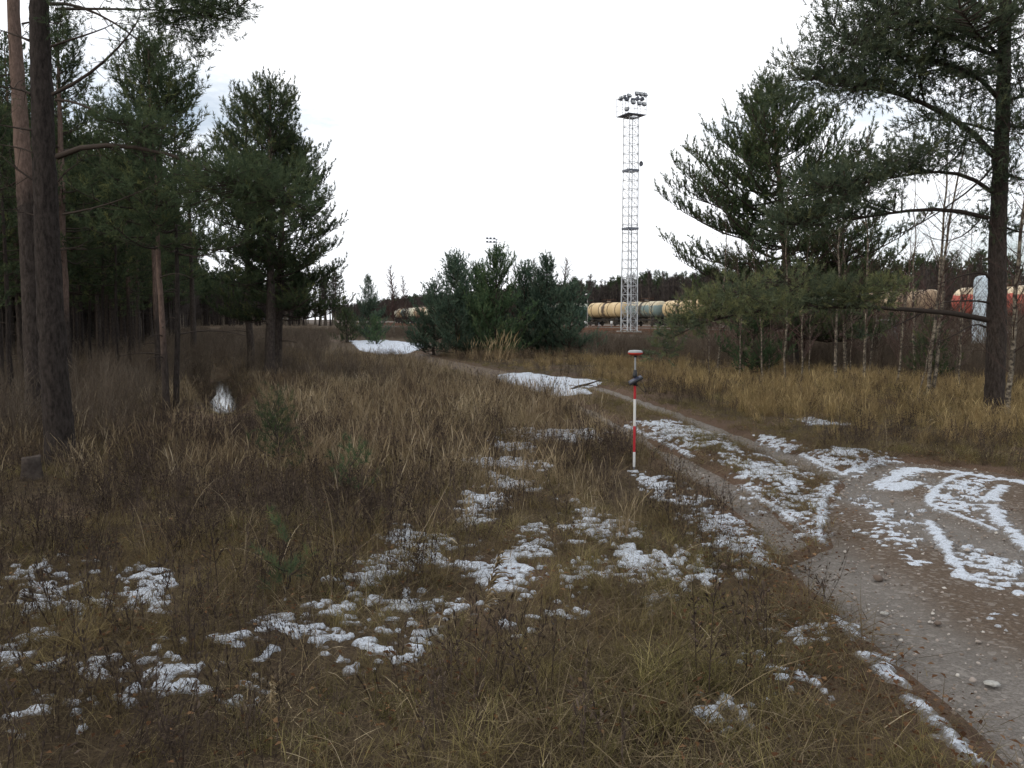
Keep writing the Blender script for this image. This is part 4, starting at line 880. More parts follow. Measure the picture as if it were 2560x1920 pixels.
def openv(x, y):
    u1 = linesd(x, y, [POLEXY, (POLEXY[0] * .86, POLEXY[1] * .86)], .5) > 0
    return u1 | (linesd(x, y, [(STUMPXY[0], STUMPXY[1] - .1), (STUMPXY[0] * .87, STUMPXY[1] * .87)], .6) > 0)
def cover(name, label, variants, bands, prob, scale, tilt=.12, seed=0, zoff=0.0, aniso=None):
    rng = np.random.default_rng(seed + 900); X, Y = [], []
    for y0, y1, dn in bands:
        x, y = sample(rng, y0, y1, dn); z = zones(x, y); p = prob(x, y, z); p = np.where(z['rail'] | (z['t'] > .08) | (openv(x, y) & (variants[0].name[:6] != 'matted')), 0, p); k = rng.random(len(x)) < p; X.append(x[k]); Y.append(y[k])
    x, y = np.concatenate(X), np.concatenate(Y); n = len(x); hgt = H(x, y) + zoff
    rot = np.stack([rng.normal(0, tilt, n), rng.normal(0, tilt, n), rng.random(n) * 6.28], 1)
    sc = rng.uniform(*scale, n) * (1 + .35 * fbm(x, y, .8, 141) * 2)
    return scatter(name, np.stack([x, y, hgt], 1), rot, sc, rng.integers(0, len(variants), n), variants, label)
clr = lambda z, a=.0: np.clip(1 - .8 * sstep(z['snow'], -.06, .04), 0, 1) * (z['far'] < .2)
edge = lambda z: sstep(-z['t'], -.05, .55)
cover('matted_grass', 'flattened brown dead grass over the meadow floor', V_THATCH, [(3, 8, 120), (8, 14, 60), (14, 26, 16), (26, 45, 5)],
      lambda x, y, z: (.55 + .9 * z['p2']) * clr(z) * sstep(-z['t'], -.25, .1) * np.where(z['ditch'], .5, 1) * (H(x, y) > -.68), (.7, 1.4), .14, 1)
cover('short_grass', 'short olive grass among the dead leaves', V_OLIVE, [(3, 8, 75), (8, 14, 55), (14, 26, 44), (26, 40, 10)],
      lambda x, y, z: np.clip(.48 + 1.9 * z['p'] + .5 * (x > .2) * (y < 8) + .35 * (z['mid'] > 0) + .35 * z['right'], .06, 1) * clr(z, .5) * sstep(-z['t'], -.12, .2) * np.where(z['ditch'], .3, 1), (.45, 1.0), .2, 2)
cover('grass_tussocks', 'drooping olive tussocks in the foreground', V_TUFT, [(3.2, 8, 5), (8, 14, 4)],
      lambda x, y, z: np.clip(.3 + 2.6 * z['p2'], 0, 1) * clr(z) * edge(z) * (z['mid'] < 0), (.4, .85), .2, 3)
cover('long_blades', 'single long bleached grass blades', V_LONG, [(3.2, 8, 9), (8, 16, 6)], lambda x, y, z: (.5 + z['p']) * edge(z) * (z['mid'] < 0) * (z['snow'] < .02) * .55, (.5, 1.1), .3, 4)
hgt_left = lambda x, y, z: (~z['right']) * (z['mid'] < 0) * (~z['ditch'])
cover('tall_grass', 'tall dry golden-brown grass of the left meadow', V_TALL, [(5.5, 9, 9), (9, 14, 30), (14, 26, 30), (26, 46, 13)],
      lambda x, y, z: hgt_left(x, y, z) * np.clip(.5 + 1.5 * z['p'], .05, 1) * clr(z) * edge(z) * np.where(z['n'] < -.6, .35, 1) * sstep(y, 6, 11), (.42, .92), .1, 5)
cover('golden_grass', 'tall golden grass on the verge right of the track', V_GOLD, [(11, 20, 26), (20, 30, 22), (30, 46, 12)],
      lambda x, y, z: sstep(z['gold'], -.5, .9) * np.clip(.5 + 1.6 * z['p'] + .8 * z['p2'], .03, 1) * sstep(-z['t'], .2, 2.2) * (z['snow'] < -.08), (.26, .74), .16, 6)
cover('dead_weeds', 'dark dead weed stems through the meadow', V_WEED, [(3.4, 8, 22), (8, 14, 26), (14, 26, 13), (26, 45, 5)],
      lambda x, y, z: np.where(z['right'], .45, 1) * (z['mid'] < 0) * np.clip(.42 - 1.4 * z['p'] + .25 * (x < 0), .05, 1) * np.where(z['snow'] > -.08, .22, 1) * edge(z) * np.where((x > .3) & (y < 6.5), .22, 1) * np.where(z['ditch'], .25, 1) * (z['far'] < .3), (.5, 1.05), .14, 7)
cover('tall_weeds', 'tall dry weed stalks standing above the grass', V_WEEDT, [(6.5, 14, 2.2), (14, 30, 1.6), (30, 45, .8)],
      lambda x, y, z: np.where(z['right'], .3, .8) * (z['mid'] < -.1) * (.5 + z['p']) * edge(z) * (~z['ditch']) * (np.hypot(x - 1.6, y - 10.9) > .35) * ((x < 1.2) | (y > 9)), (.6, 1.0), .08, 8)
cover('undergrowth', 'bare purplish brown undergrowth at the wood edges', V_BRUSH, [(12, 26, 8), (26, 48, 4.5), (48, 130, 1.8)],
      lambda x, y, z: np.where((z['n'] < -1.0) & (~z['ditch']), .5, 0) + np.where((np.abs(z['n'] - .25) < 2.4) & (z['s'] > 27) & (~z['ditch']), .9, 0) + np.where((z['n'] > 17) & (z['n'] < 35) & (z['gold'] < .4), .95, 0) + np.where((np.abs(z['n'] - .25) < 1.3) & (z['s'] > 41), 1.0, 0) + np.where((z['n'] > 1.8) & (z['n'] < 5) & (y > 22) & (y < 48), .35, 0) + np.where((y > 50) & (z['far'] < -1.5) & (np.abs(z['t']) > 1.2) & (z['n'] > 2), .6, 0), (.55, 1.15), .12, 9)
V_SAP = [clump_mesh('thicket_stems', M['brush'], stems(rc, 3, .35, (1.4, 3.4), .0085, (14, 24), (.2, .6), 1.25, 0, .10)) for _ in range(5)]
cover('thicket', 'thin bare brown saplings crowding in front of the railway', V_SAP, [(24, 52, 2.2)], lambda x, y, z: ((z['n'] > 18) & (z['n'] < 35) & (z['gold'] < -.3) & (x > .19 * y)) * np.where(x > .38 * y, .75, .45), (.6, 1.1), .06, 12)
xr_, yr_ = [], []
for px, py in [(1150, 892), (1168, 894), (1190, 893), (1205, 895), (1222, 897), (1238, 896), (1252, 899), (1270, 905), (1180, 899), (1215, 902), (1130, 890), (1245, 906)]:
    x, y = G(px, py); xr_.append(x); yr_.append(y)
xr_, yr_ = np.array(xr_), np.array(yr_)
scatter('reed_plumes', np.stack([xr_, yr_, H(xr_, yr_)], 1), np.stack([0 * xr_ + .05, 0 * xr_ + .18, rc.random(12) * 1.2], 1), rc.uniform(.8, 1.1, 12), rc.integers(0, 3, 12), V_REED, 'pale feathery reed grass in front of the young pines')
# moss hummock
# fallen leaves and grit
def leafv(rng):
    V, Q, T, n = [], [], [], 0
    for i in range(9):
        a = rng.random() * 6.28; c = np.array([*rng.normal(0, .16, 2), rng.uniform(.01, .05)]); L, W = rng.uniform(.012, .024), rng.uniform(.008, .016); d = np.array([math.cos(a), math.sin(a), rng.normal(0, .2)]); e = np.array([-math.sin(a), math.cos(a), rng.normal(0, .2)])
        V.append(np.array([c - d * L, c - e * W + [0, 0, .006], c + d * L, c + e * W + [0, 0, .006]])); Q.append([[n, n + 1, n + 2, n + 3]]); T += [rng.random()] * 4; n += 4
    return np.concatenate(V), np.concatenate(Q), np.array(T)
leafm = mat_blades('leaf_litter', [(0, (.055, .030, .018)), (.5, (.13, .068, .036)), (1, (.26, .16, .09))], .7, 1.2)
cover('fallen_leaves', 'small curled brown leaves on the ground', [clump_mesh('fallen_leaves', leafm, leafv(rc)) for _ in range(4)], [(3, 8, 40), (8, 15, 12)], lambda x, y, z: .25 + .9 * sstep(z['t'], -1, -.1), (.6, 1.2), .1, 10, .01)
def stone(rng, c=None):
    a = np.linspace(0, 6.283, 7, endpoint=False); V = []
    for r, h in ((.45, 0), (.55, .22), (.34, .45)): V += [(r * math.cos(t) * rng.uniform(.7, 1.25), r * math.sin(t) * rng.uniform(.7, 1.25), h * rng.uniform(.7, 1.2)) for t in a]
    V.append((0, 0, .5)); Q = [(k * 7 + i, k * 7 + (i + 1) % 7, k * 7 + 7 + (i + 1) % 7, k * 7 + 7 + i) for k in range(2) for i in range(7)]; Tn = [(14 + i, 14 + (i + 1) % 7, 21) for i in range(7)]
    return np.array(V), Q, Tn
m_, t_, o_ = new_mat('pebble'); oi_ = N(t_, 'ShaderNodeObjectInfo'); finish(t_, o_, ramp(t_, oi_.outputs['Random'], [(0, (.10, .075, .06)), (.45, (.20, .16, .13)), (.8, (.30, .26, .23)), (1, (.44, .41, .37))]), .9, .15)
M['pebble'] = m_
pv = []
for i in range(4): v, q, tr = stone(rc); pv.append(mk_mesh('pebbles', v, [np.array(q), np.array(tr)], None, True, [m_]))
rng = np.random.default_rng(31); x, y = sample(rng, 3, 12, 520); ts_ = track_sd(x, y); k = (ts_ > -.12) & (rng.random(len(x)) < (.25 + .9 * np.clip(fbm(x, y, 1.1, 151) + .25, 0, 1))); x, y = x[k], y[k]; n = len(x)
z_ = H(x, y) - .050 + np.clip(track_sd(x, y) * .3, -.05, .016)
scatter('pebbles', np.stack([x, y, z_ - .002], 1), np.stack([rng.normal(0, .2, n), rng.normal(0, .2, n), rng.random(n) * 6.28], 1), np.exp(rng.normal(math.log(.0115), .5, n)), rng.integers(0, 4, n), pv, 'loose pebbles pressed into the gravel track')
for px, py, r, sq, lb in [(2210, 1521, .035, .6, 'small whitish stone on the gravel near the grass edge'), (2480, 1692, .055, .30, 'flat pale stone lying in the lower right of the gravel track'), (2090, 1188, .05, .5, 'whitish stone at the tip of the snowy wedge')]:
    X, Y = G(px, py); v, q, tr = stone(rc); o = link('stone', mk_mesh('stone', v * [1, .8, sq], [np.array(q), np.array(tr)], None, True, [M['concrete']])); o.location = (X, Y, Hs(X, Y) - .036); o.scale = [r * 1.6] * 3; tag(o, lb, 'stone')

# ------------------------------------------------------------------ single plants and sticks one can point at
def stalk(name, loc, h, seed, mat, label, plume=0, br=6, lean=.06, r=.004, cat='plant'):
    rng = np.random.default_rng(seed); root = empty(name, loc, 0, label, cat)
    p = np.zeros(3); u = np.linspace(0, 1, 7); P = np.stack([lean * h * u ** 2, rng.normal(0, .01) * u, h * u], 1); P[0, 2] = -.04; s = MB(); s.tube(P, np.linspace(r, r * .4, 7), 5)
    s.build('stem', M[mat], root, True, {'tint': np.full(s.n, .5)})
    V, Q, n = [], [], 0; P3, R3 = [], []
    if plume:
        for i in range(70):
            t = rng.uniform(1 - plume, 1); q = np.array([np.interp(t, u, P[:, k]) for k in range(3)]); dv = np.array([.6 + rng.normal(0, .4), rng.normal(0, .35), rng.normal(.5, .5)]) * .05 * (1.2 - t) * h / max(.2, plume) * 1.6
            P3.append([q, q + dv * .6, q + dv + [0, 0, -.012]]); R3.append([.0022, .0045, .001])
    else:
        for i in range(br * 3):
            t = rng.uniform(.25, 1); q = np.array([np.interp(t, u, P[:, k]) for k in range(3)]); dv = unit(np.array([*rng.normal(0, .6, 2), .8])) * h * .16 * (1.2 - t * .8)
            P3.append([q, q + dv * .5, q + dv]); R3.append([r * .5, r * .45, r * .25]); P3.append([q + dv * .7, q + dv * .9, q + dv * 1.1]); R3.append([r * .4, r * 1.9, r * .4])
    V, Q = tubes(np.array(P3), np.array(R3), 4); me = mk_mesh('seed_head', V, [Q], {'tint': np.repeat(rng.random(len(P3)), 12)}, False, [M[mat]]); tag(link('seed_head', me, root), kind='stuff')
    return root
for px, py, h, sd, mat, lb, pl, ln in [
    (1185, 1745, .75, 1, 'grass', 'single reed stalk with a drooping tan plume in the centre foreground', .38, .18), (1772, 1760, .72, 2, 'weed', 'taller dark weed stalk in the grass left of the lower gravel edge', 0, .05), (1740, 1705, .55, 3, 'weed', 'shorter dark weed stalk beside the tall one left of the lower gravel edge', 0, -.05),
    (1495, 1190, .8, 4, 'weed', 'tallest thin weed stalk left of the survey pole', 0, .02), (1536, 1185, .52, 5, 'weed', 'dark dock stalk with seed heads just left of the survey pole', 0, .02), (1520, 1195, .46, 6, 'weed', 'shorter dock stalk between the tall weed and the survey pole', 0, -.03),
    (1625, 1180, .40, 7, 'weed', 'dark weed leaning right beyond the foot of the survey pole', 0, .5), (680, 1880, .34, 8, 'grass', 'pale fluffy seed stalk in the left foreground', .5, .03), (1095, 1200, .75, 9, 'weed', 'dark branching weed among the snow scraps left of centre', 0, .02), (545, 1500, .7, 10, 'weed', 'tall bent weed stem right of the nearest dark trunk', 0, -.12)]:
    X, Y = G(px, py); stalk('dry_stalk', (X, Y, Hs(X, Y)), h, sd, mat, lb, pl, 6, ln)
X, Y = G(1455, 973); s = MB(); s.tube([(-.35, -.3, .02), (-.1, 0, .10), (.25, .25, .16), (.6, .55, .24)], [.035, .03, .024, .012], 6); s.tube([(-.1, 0, .1), (.2, .1, .12), (.5, .15, .06)], [.022, .016, .008], 6)
tag(s.build('fallen_branch', M['bark_limb'], None, True), 'forked dead branch lying at the edge of the far snowy ruts', 'branch').location = (X, Y, Hs(X, Y) - .02)
# ------------------------------------------------------------------ survey pole with satellite receiver
PX, PY = G(1585, 1182); PZ = Hs(PX, PY); kp = math.hypot(PY, 1.0) / FPX      # metres per photo pixel at the pole
pole = empty('survey_pole', (PX, PY, PZ), 0, 'red and white survey pole with a satellite receiver, stuck in the grass beside the track', 'survey pole')
zt = EYE - (875 - 797) * PY / FPX - PZ                                        # receiver top above the ground
zz_at = lambda py: EYE - (py - 797) * PY / FPX - PZ
zr1, zw1, zr2, zcl = zz_at(1132), zz_at(1066), zz_at(998), zz_at(938)
def seg(a, b, r, mat, nm='tube_section'): return MB().lathe([(0.0, a), (r * .98, a), (r, a + .004), (r, b - .004), (r * .98, b), (0.0, b)], 20, 'z').build(nm, M[mat], pole, True)
MB().lathe([(0, -.06), (.004, -.05), (.012, .02), (.0145, .05), (0, .05)], 14).build('point', M['steel_dk'], pole, True)
seg(.05, zr1, .0165, 'white'); seg(zr1, zw1, .0165, 'red'); seg(zw1, zr2, .0165, 'white'); seg(zr2, zcl - .02, .0165, 'red')
MB().lathe([(0, zcl - .03), (.024, zcl - .03), (.028, zcl - .015), (.028, zcl + .03), (.022, zcl + .035), (.022, zcl + .06), (.016, zcl + .068), (0, zcl + .068)], 18).build('clamp', M['black'], pole, True)
seg(zcl + .06, zt - .075, .0115, 'grey')
rcv = MB().lathe([(0, zt - .048), (.078, zt - .048), (.090, zt - .040), (.093, zt - .026), (.088, zt - .012), (.070, zt - .003), (.030, zt), (0, zt)], 32).build('receiver', M['grey'], pole, True)
MB().lathe([(0, zt - .066), (.050, zt - .066), (.074, zt - .058), (.0905, zt - .046), (.0935, zt - .040), (.0935, zt - .033), (.090, zt - .030)], 32).build('red_rim', M['redband'], rcv, True)
MB().lathe([(0, zt - .092), (.016, zt - .09), (.020, zt - .078), (.020, zt - .064), (0, zt - .064)], 16).build('quick_release', M['black'], rcv, True)
zc = zz_at(950)
ang = math.radians(27); cr, sr_ = math.cos(ang), math.sin(ang); rot = [[cr, 0, -sr_], [0, 1, 0], [sr_, 0, cr]]
tl = math.radians(16); rx = [[1, 0, 0], [0, math.cos(tl), -math.sin(tl)], [0, math.sin(tl), math.cos(tl)]]; RM = np.array(rot) @ np.array(rx)
con = MB().box((0, -.052, zc), (.185, .098, .030), 0, .008, RM).build('controller', M['black'], pole, False)
MB().box(np.array((0, -.052, zc)) + RM @ np.array((-.012, .004, .0165)), (.105, .074, .004), 0, 0, RM).build('screen', M['screen'], con)
MB().box(np.array((0, -.052, zc)) + RM @ np.array((.066, .0, .0165)), (.040, .074, .005), 0, 0, RM).build('keypad', M['screen'], con)
MB().box((0, -.020, zc - .025), (.034, .045, .05), 0, .006).lathe([(0, zc - .07), (.023, zc - .07), (.025, zc - .05), (.025, zc - .02), (0, zc - .02)], 16).tube([(.012, -.005, zc - .075), (.03, -.01, zc - .06)], [.012, .012], 10).build('bracket', M['black'], pole, True)
th = np.linspace(0, 1, 16); MB().tube(np.stack([.02 + .115 * np.sin(th * 2.9), -.02 + 0 * th, zc - .05 - .15 * np.sin(th * math.pi) + .10 * th + .0 * th], 1), np.full(16, .0036), 6).build('cable', M['black'], pole, True)

# ------------------------------------------------------------------ railway yard
RAILZ = .56
def along(s, n): p = RU * s + RN * n; return p[0], p[1]
def track_obj(path, label, z0=None):
    """path: (k,2) points; two rails and timber sleepers"""
    path = np.array(path, float); o = empty('railway_track', (*path[0], .4), 0, label, 'railway track', 'tracks of the goods yard')
    off = np.array((*path[0], .4)); T = unit(np.gradient(path, axis=0)); Nn = np.stack([-T[:, 1], T[:, 0]], 1)
    for sd in (-.76, .76):
        V, Q = [], []
        for a in (-.036, .036):
            for zz in (RAILZ - .16, RAILZ): V.append(np.column_stack([path + Nn * (sd + a), np.full(len(path), zz)]))
        k = len(path); V = np.concatenate(V) - off
        for i in range(k - 1):
            for a, b in ((0, 2), (2, 3), (3, 1)): Q.append((a * k + i, b * k + i, b * k + i + 1, a * k + i + 1))
        link('rail', mk_mesh('rail', V, [np.array(Q)], None, False, [M['rust']]), o)
    seg_ = np.linalg.norm(np.diff(path, axis=0), axis=1); cu = np.concatenate([[0], np.cumsum(seg_)]); d = np.arange(0, min(cu[-1], 230), .65)
    s = MB()
    for v in d:
        c = np.array([np.interp(v, cu, path[:, 0]), np.interp(v, cu, path[:, 1])]); i = min(len(path) - 2, np.searchsorted(cu, v)); a = math.atan2(T[i, 1], T[i, 0])
        s.box((*(c - off[:2]), RAILZ - .24 - .4), (.24, 2.6, .16), a)
    tag(s.build('sleepers', M['wood'], o), kind='stuff'); return o
for n, nm in ((40, 'rusty railway track nearest the thicket'), (47.5, 'second railway track from the thicket, just beyond the light mast'), (52.5, 'third railway track from the thicket, behind the light mast'), (57.5, 'fourth railway track from the thicket, in front of the tank wagons')):
    track_obj([along(s, n) for s in np.linspace(12, 330, 12)], nm)
CT = np.array([(75, 5), (62, 45), (47.5, 84), (36.5, 125), (19, 167), (-8, 197), (-27, 240), (-39, 290), (-50, 345), (-64, 410)], float)
def spline(t):
    t = np.clip(t, 0, len(CT) - 3 - 1e-6); i = int(t); f = t - i; p0, p1, p2, p3 = CT[i:i + 4]
    return .5 * (2 * p1 + (p2 - p0) * f + (2 * p0 - 5 * p1 + 4 * p2 - p3) * f * f + (3 * p1 - p0 - 3 * p2 + p3) * f ** 3)
PATH = np.array([spline(t) for t in np.linspace(0, len(CT) - 3, 220)])
track_obj(PATH[::4], 'curving railway track that carries the string of tank wagons')
PCU = np.concatenate([[0], np.cumsum(np.linalg.norm(np.diff(PATH, axis=0), axis=1))])
def on_path(d): return np.array([np.interp(d, PCU, PATH[:, 0]), np.interp(d, PCU, PATH[:, 1])])

def wagon_mat(name, base, pale, dark, top=None):
    m, t, o = new_mat(name); c = N(t, 'ShaderNodeTexCoord').outputs['Object']; sx_ = N(t, 'ShaderNodeSeparateXYZ'); t.links.new(c, sx_.inputs[0])
    f = noise(t, .8, 6, .68, stretch=(1, 1, .6)); col = ramp(t, f, [(.35, base), (.52, base), (.64, pale)])
    if top:
        k = ramp(t, mth(t, 'ADD', mth(t, 'MULTIPLY', sx_.outputs['Z'], .25), mth(t, 'MULTIPLY', noise(t, 1.3, 5, .6), .35)), [(1.10 - .0, (0, 0, 0)), (1.0, (0, 0, 0))]); col = mix(t, mth(t, 'GREATER_THAN', mth(t, 'ADD', sx_.outputs['Z'], mth(t, 'MULTIPLY', f, 1.2)), 4.35), col, top)
    # oil spilled from the hatch down the middle, grime low down
    g = mth(t, 'SUBTRACT', .9, mth(t, 'ABSOLUTE', mth(t, 'ADD', sx_.outputs['X'], mth(t, 'MULTIPLY', mth(t, 'SUBTRACT', noise(t, 1.5, 4), .5), 1.6))))
    st = ramp(t, mth(t, 'MULTIPLY', g, mth(t, 'ADD', noise(t, 3, 5, .7, stretch=(1, 1, .25)), .35)), [(.28, (0, 0, 0)), (.5, (1, 1, 1))])
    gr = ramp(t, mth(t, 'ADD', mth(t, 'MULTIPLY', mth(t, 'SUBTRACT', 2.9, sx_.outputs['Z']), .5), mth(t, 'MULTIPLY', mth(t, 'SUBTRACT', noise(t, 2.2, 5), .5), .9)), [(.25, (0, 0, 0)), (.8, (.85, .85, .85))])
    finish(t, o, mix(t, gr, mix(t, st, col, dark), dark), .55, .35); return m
WM = {'yellow': wagon_mat('cream_yellow_tank', (.52, .385, .21), (.62, .49, .30), (.15, .11, .075)), 'red': wagon_mat('faded_red_tank', (.40, .085, .060), (.46, .16, .11), (.10, .055, .04), (.62, .50, .34)),
      'brown': wagon_mat('dusty_brown_tank', (.30, .21, .13), (.42, .32, .2), (.10, .08, .06)), 'green': wagon_mat('dark_green_tank', (.055, .10, .085), (.09, .15, .13), (.05, .05, .045), (.35, .37, .30)), 'cream': wagon_mat('dirty_cream_tank', (.60, .55, .40), (.66, .62, .50), (.06, .06, .055)),
      'teal': wagon_mat('teal_tank', (.15, .20, .19), (.48, .40, .24), (.09, .08, .065), (.44, .38, .26))}
M['under'] = worn('oily_underframe', (.020, .018, .017), (.055, .048, .042), 4, .8, .2)
def tank_wagon(color):
    o = empty('tank_wagon', (0, 0, 0)); zc, r, L = 3.05, 1.5, 5.35; m = WM[color]
    prof = [(0.0, -L)] + [(r * math.sin(a), -L + .62 * (1 - math.cos(a))) for a in np.linspace(.18, math.pi / 2, 8)]
    prof = prof + [(r, h) for h in np.linspace(-L + .9, L - .9, 6)] + [(p, -h) for p, h in reversed(prof)]
    MB().lathe([(p, h) for p, h in prof], 28, 'x', (0, 0, zc)).build('tank', m, o, True)
    for x in (-3.7, -1.35, 1.35, 3.7): MB().lathe([(r + .002, x - .07), (r + .03, x - .06), (r + .03, x + .06), (r + .002, x + .07)], 28, 'x', (0, 0, zc)).build('strap', M['under'], o, True)
    hd = MB().lathe([(.36, 4.5), (.36, 4.78), (.30, 4.84), (0, 4.86)], 16).build('hatch', m, o, True)
    s = MB().box((0, 0, 4.60), (2.6, 1.2, .05))
    for x in (-1.3, 1.3):
        for y in (-.58, .58): s.bar((x, y, 4.6), (x, y, 5.1), .02, 5)
    for y in (-.58, .58): s.bar((-1.3, y, 5.1), (1.3, y, 5.1), .02, 5)
    s.build('walkway', M['rust'], o)
    for y in (-1, 1):
        s = MB(); 
        for x in (-.2, .2): s.tube([(x, y * .6, 4.6), (x, y * 1.38, 4.0), (x, y * 1.62, 3.0), (x, y * 1.50, 1.2)], [.022] * 4, 5)
        for zz in np.arange(1.4, 4.3, .32): yy = np.interp(zz, (1.2, 3.0, 4.0, 4.6), (1.5, 1.62, 1.38, .6)); s.bar((-.2, y * yy, zz), (.2, y * yy, zz), .015, 4)
        s.build('ladder', M['under'], o)
    s = MB().box((0, 0, 1.18), (11.4, .55, .32)).box((-5.6, 0, 1.16), (.3, 2.7, .36)).box((5.6, 0, 1.16), (.3, 2.7, .36))
    for x in (-3.9, 3.9): s.box((x, 0, 1.45), (.8, 2.4, .32))
    for y in (-1.3, 1.3): s.bar((-5.6, y, 1.26), (5.6, y, 1.26), .05, 5)
    s.build('underframe', M['under'], o)
    for x in (-5.9, 5.9): MB().box((x, 0, 1.06), (.55, .22, .25), 0, .03).build('coupler', M['under'], o)
    MB().lathe([(.14, 1.0), (.16, 1.3), (.2, 1.6), (.2, 1.65)], 12, 'z', (0, 0, 0)).build('drain_valve', M['under'], o, True)
    for x in (-3.9, 3.9):
        bg_ = MB()
        for y in (-1.02, 1.02): bg_.box((x, y, .58), (2.3, .16, .26), 0, .05).box((x, y, .42), (.7, .2, .3), 0, .05)
        b = bg_.box((x, 0, .66), (.5, 2.2, .3)).build('bogie', M['under'], o)
        for dx in (-.92, .92):
            for y in (-.8, .8): MB().lathe([(0, -.06), (.42, -.06), (.475, -.07), (.475, .05), (.40, .06), (.36, .035), (.15, .03), (.15, .06), (0, .06)], 18, 'y', (x + dx, y, .475)).build('wheel', M['under'], b, True)
    return o
protos = {}
dist = [np.argmin(np.linalg.norm(PATH - p, axis=1)) for p in [(46.3, 84)]][0]; d0_ = PCU[dist]
WAG = [(-.15, 'red', 'faded red tank wagon with a cream top, behind the pale blue pillar'), (1, 'brown', 'dusty brown tank wagon coupled left of the faded red one'), (2, 'green', 'green tank wagon behind the right birch thicket'), (3, 'yellow', 'cream tank wagon behind the trunk of the broad pine'),
       (4, 'brown', 'brown tank wagon behind the left limbs of the broad pine'), (5, 'yellow', 'pale cream tank wagon between the light mast and the broad pine'), (6, 'teal', 'dull teal tank wagon with cream patches just right of the light mast'), (7, 'yellow', 'cream-yellow tank wagon with four dark straps left of the light mast'), (8, 'green', 'dark green tank wagon whose end shows at the right edge of the young pines')]
kk = 0
DY = PCU[np.argmin(np.linalg.norm(PATH - np.array((18.5, 167.5)), axis=1))]
def put_wagon(dd, color, lb):
    p = on_path(dd); q = on_path(dd + 1) - on_path(dd - 1); o = protos.get(color)
    o = copy_tree(o) if o else protos.setdefault(color, tank_wagon(color))
    o.location = (*p, RAILZ + .002); o.rotation_euler = (0, 0, math.atan2(q[1], q[0])); tag(o, lb, 'tank wagon', 'tank wagons in the goods yard')
for k, c, lb in WAG: put_wagon(d0_ + 12.15 * k if k < 4 else DY + 12.15 * (k - 7), c, lb)
D1 = PCU[np.argmin(np.abs(PATH[:, 0] / PATH[:, 1] * FPX + 1280 - 1088) + (PATH[:, 1] < 150) * 1e4)]
for j, (c, lb) in enumerate([('cream', 'nearest of the dirty cream tank wagons seen right of the bare birches'), ('brown', 'brown tank wagon in the far string, second behind the cream one'), ('cream', 'pale cream tank wagon between the two bare birches'), ('green', 'dark tank wagon behind the taller bare birch'), ('yellow', 'yellowish tank wagon far off, just left of the taller bare birch'), ('cream', 'farthest tank wagon, half behind the lone small pine')]):
    put_wagon(D1 + 12.15 * j, c, lb)

# ------------------------------------------------------------------ floodlight mast
mx_, my_ = (1572 - 1280) / FPX * 94, 94.0; mz = Hs(mx_, my_); mast = empty('floodlight_mast', (mx_, my_, mz), math.radians(26), 'tall grey lattice mast with rows of floodlights round its top platform', 'light mast')
HT = AT(1572, 290, 94)[2] - mz; W = .60
for sx_, sy_ in ((-1, -1), (1, -1), (1, 1), (-1, 1)):
    MB().tube([(sx_ * W * 1.06, sy_ * W * 1.06, -.1), (sx_ * W, sy_ * W, HT * .45), (sx_ * W * .97, sy_ * W * .97, HT)], [.075, .058, .042], 6).build('leg', M['steel'], mast)
cn = [(-W, -W), (W, -W), (W, W), (-W, W)]; nlev = 24; zs_ = np.linspace(.4, HT - .2, nlev + 1)
for f in range(4):
    a, b = cn[f], cn[(f + 1) % 4]; s = MB(); s2 = MB()
    for i in range(nlev):
        s.bar((*a, zs_[i]), (*b, zs_[i]), .028, 4); u, v = (a, b) if i % 2 else (b, a); s2.bar((*u, zs_[i]), (*v, zs_[i + 1]), .020, 4); s2.bar((*v, zs_[i]), (*u, zs_[i + 1]), .014, 3)
    s.bar((*a, zs_[-1]), (*b, zs_[-1]), .03, 4)
    tag(s.build('cross_bars', M['steel'], mast), kind='stuff'); tag(s2.build('diagonal_braces', M['steel'], mast), kind='stuff')
for zz in (AT(1572, 427, 94)[2] - mz, AT(1572, 572, 94)[2] - mz):
    s = MB()
    for f in range(4): a, b = np.array(cn[f]) * 1.06, np.array(cn[(f + 1) % 4]) * 1.06; c = (a + b) / 2; s.box((*c, zz), (2 * W * 1.1 if f % 2 == 0 else .08, .08 if f % 2 == 0 else 2 * W * 1.1, .22))
    s.build('joint_frame', M['steel_dk'], mast)
s = MB()
for sx_ in (-.16, .16): s.bar((W * .5 + sx_, -W * .9, 0), (W * .5 + sx_, -W * .9, HT), .018, 4)
for zz in np.arange(.4, HT, .4): s.bar((W * .5 - .16, -W * .9, zz), (W * .5 + .16, -W * .9, zz), .012, 3)
s.build('ladder', M['steel'], mast)
s = MB(); hp = 1.15
for x0, x1, y0, y1 in ((-hp, hp, -hp, -.35), (-hp, hp, .45, hp), (-hp, .0, -.35, .45), (.8, hp, -.35, .45)): s.box(((x0 + x1) / 2, (y0 + y1) / 2, HT), (x1 - x0, y1 - y0, .07))
s.build('platform', M['steel_dk'], mast)
s = MB(); ring = [(-hp, -hp), (hp, -hp), (hp, hp), (-hp, hp)]
for f in range(4):
    a, b = np.array(ring[f]), np.array(ring[(f + 1) % 4])
    for t in (0, .5): q = a + (b - a) * t; s.bar((*q, HT), (*q, HT + 1.95), .022, 5)
    for hgt in (.55, 1.1, 1.85): s.bar((*a, HT + hgt), (*b, HT + hgt), .016, 4)
s.build('railing', M['steel_dk'], mast)
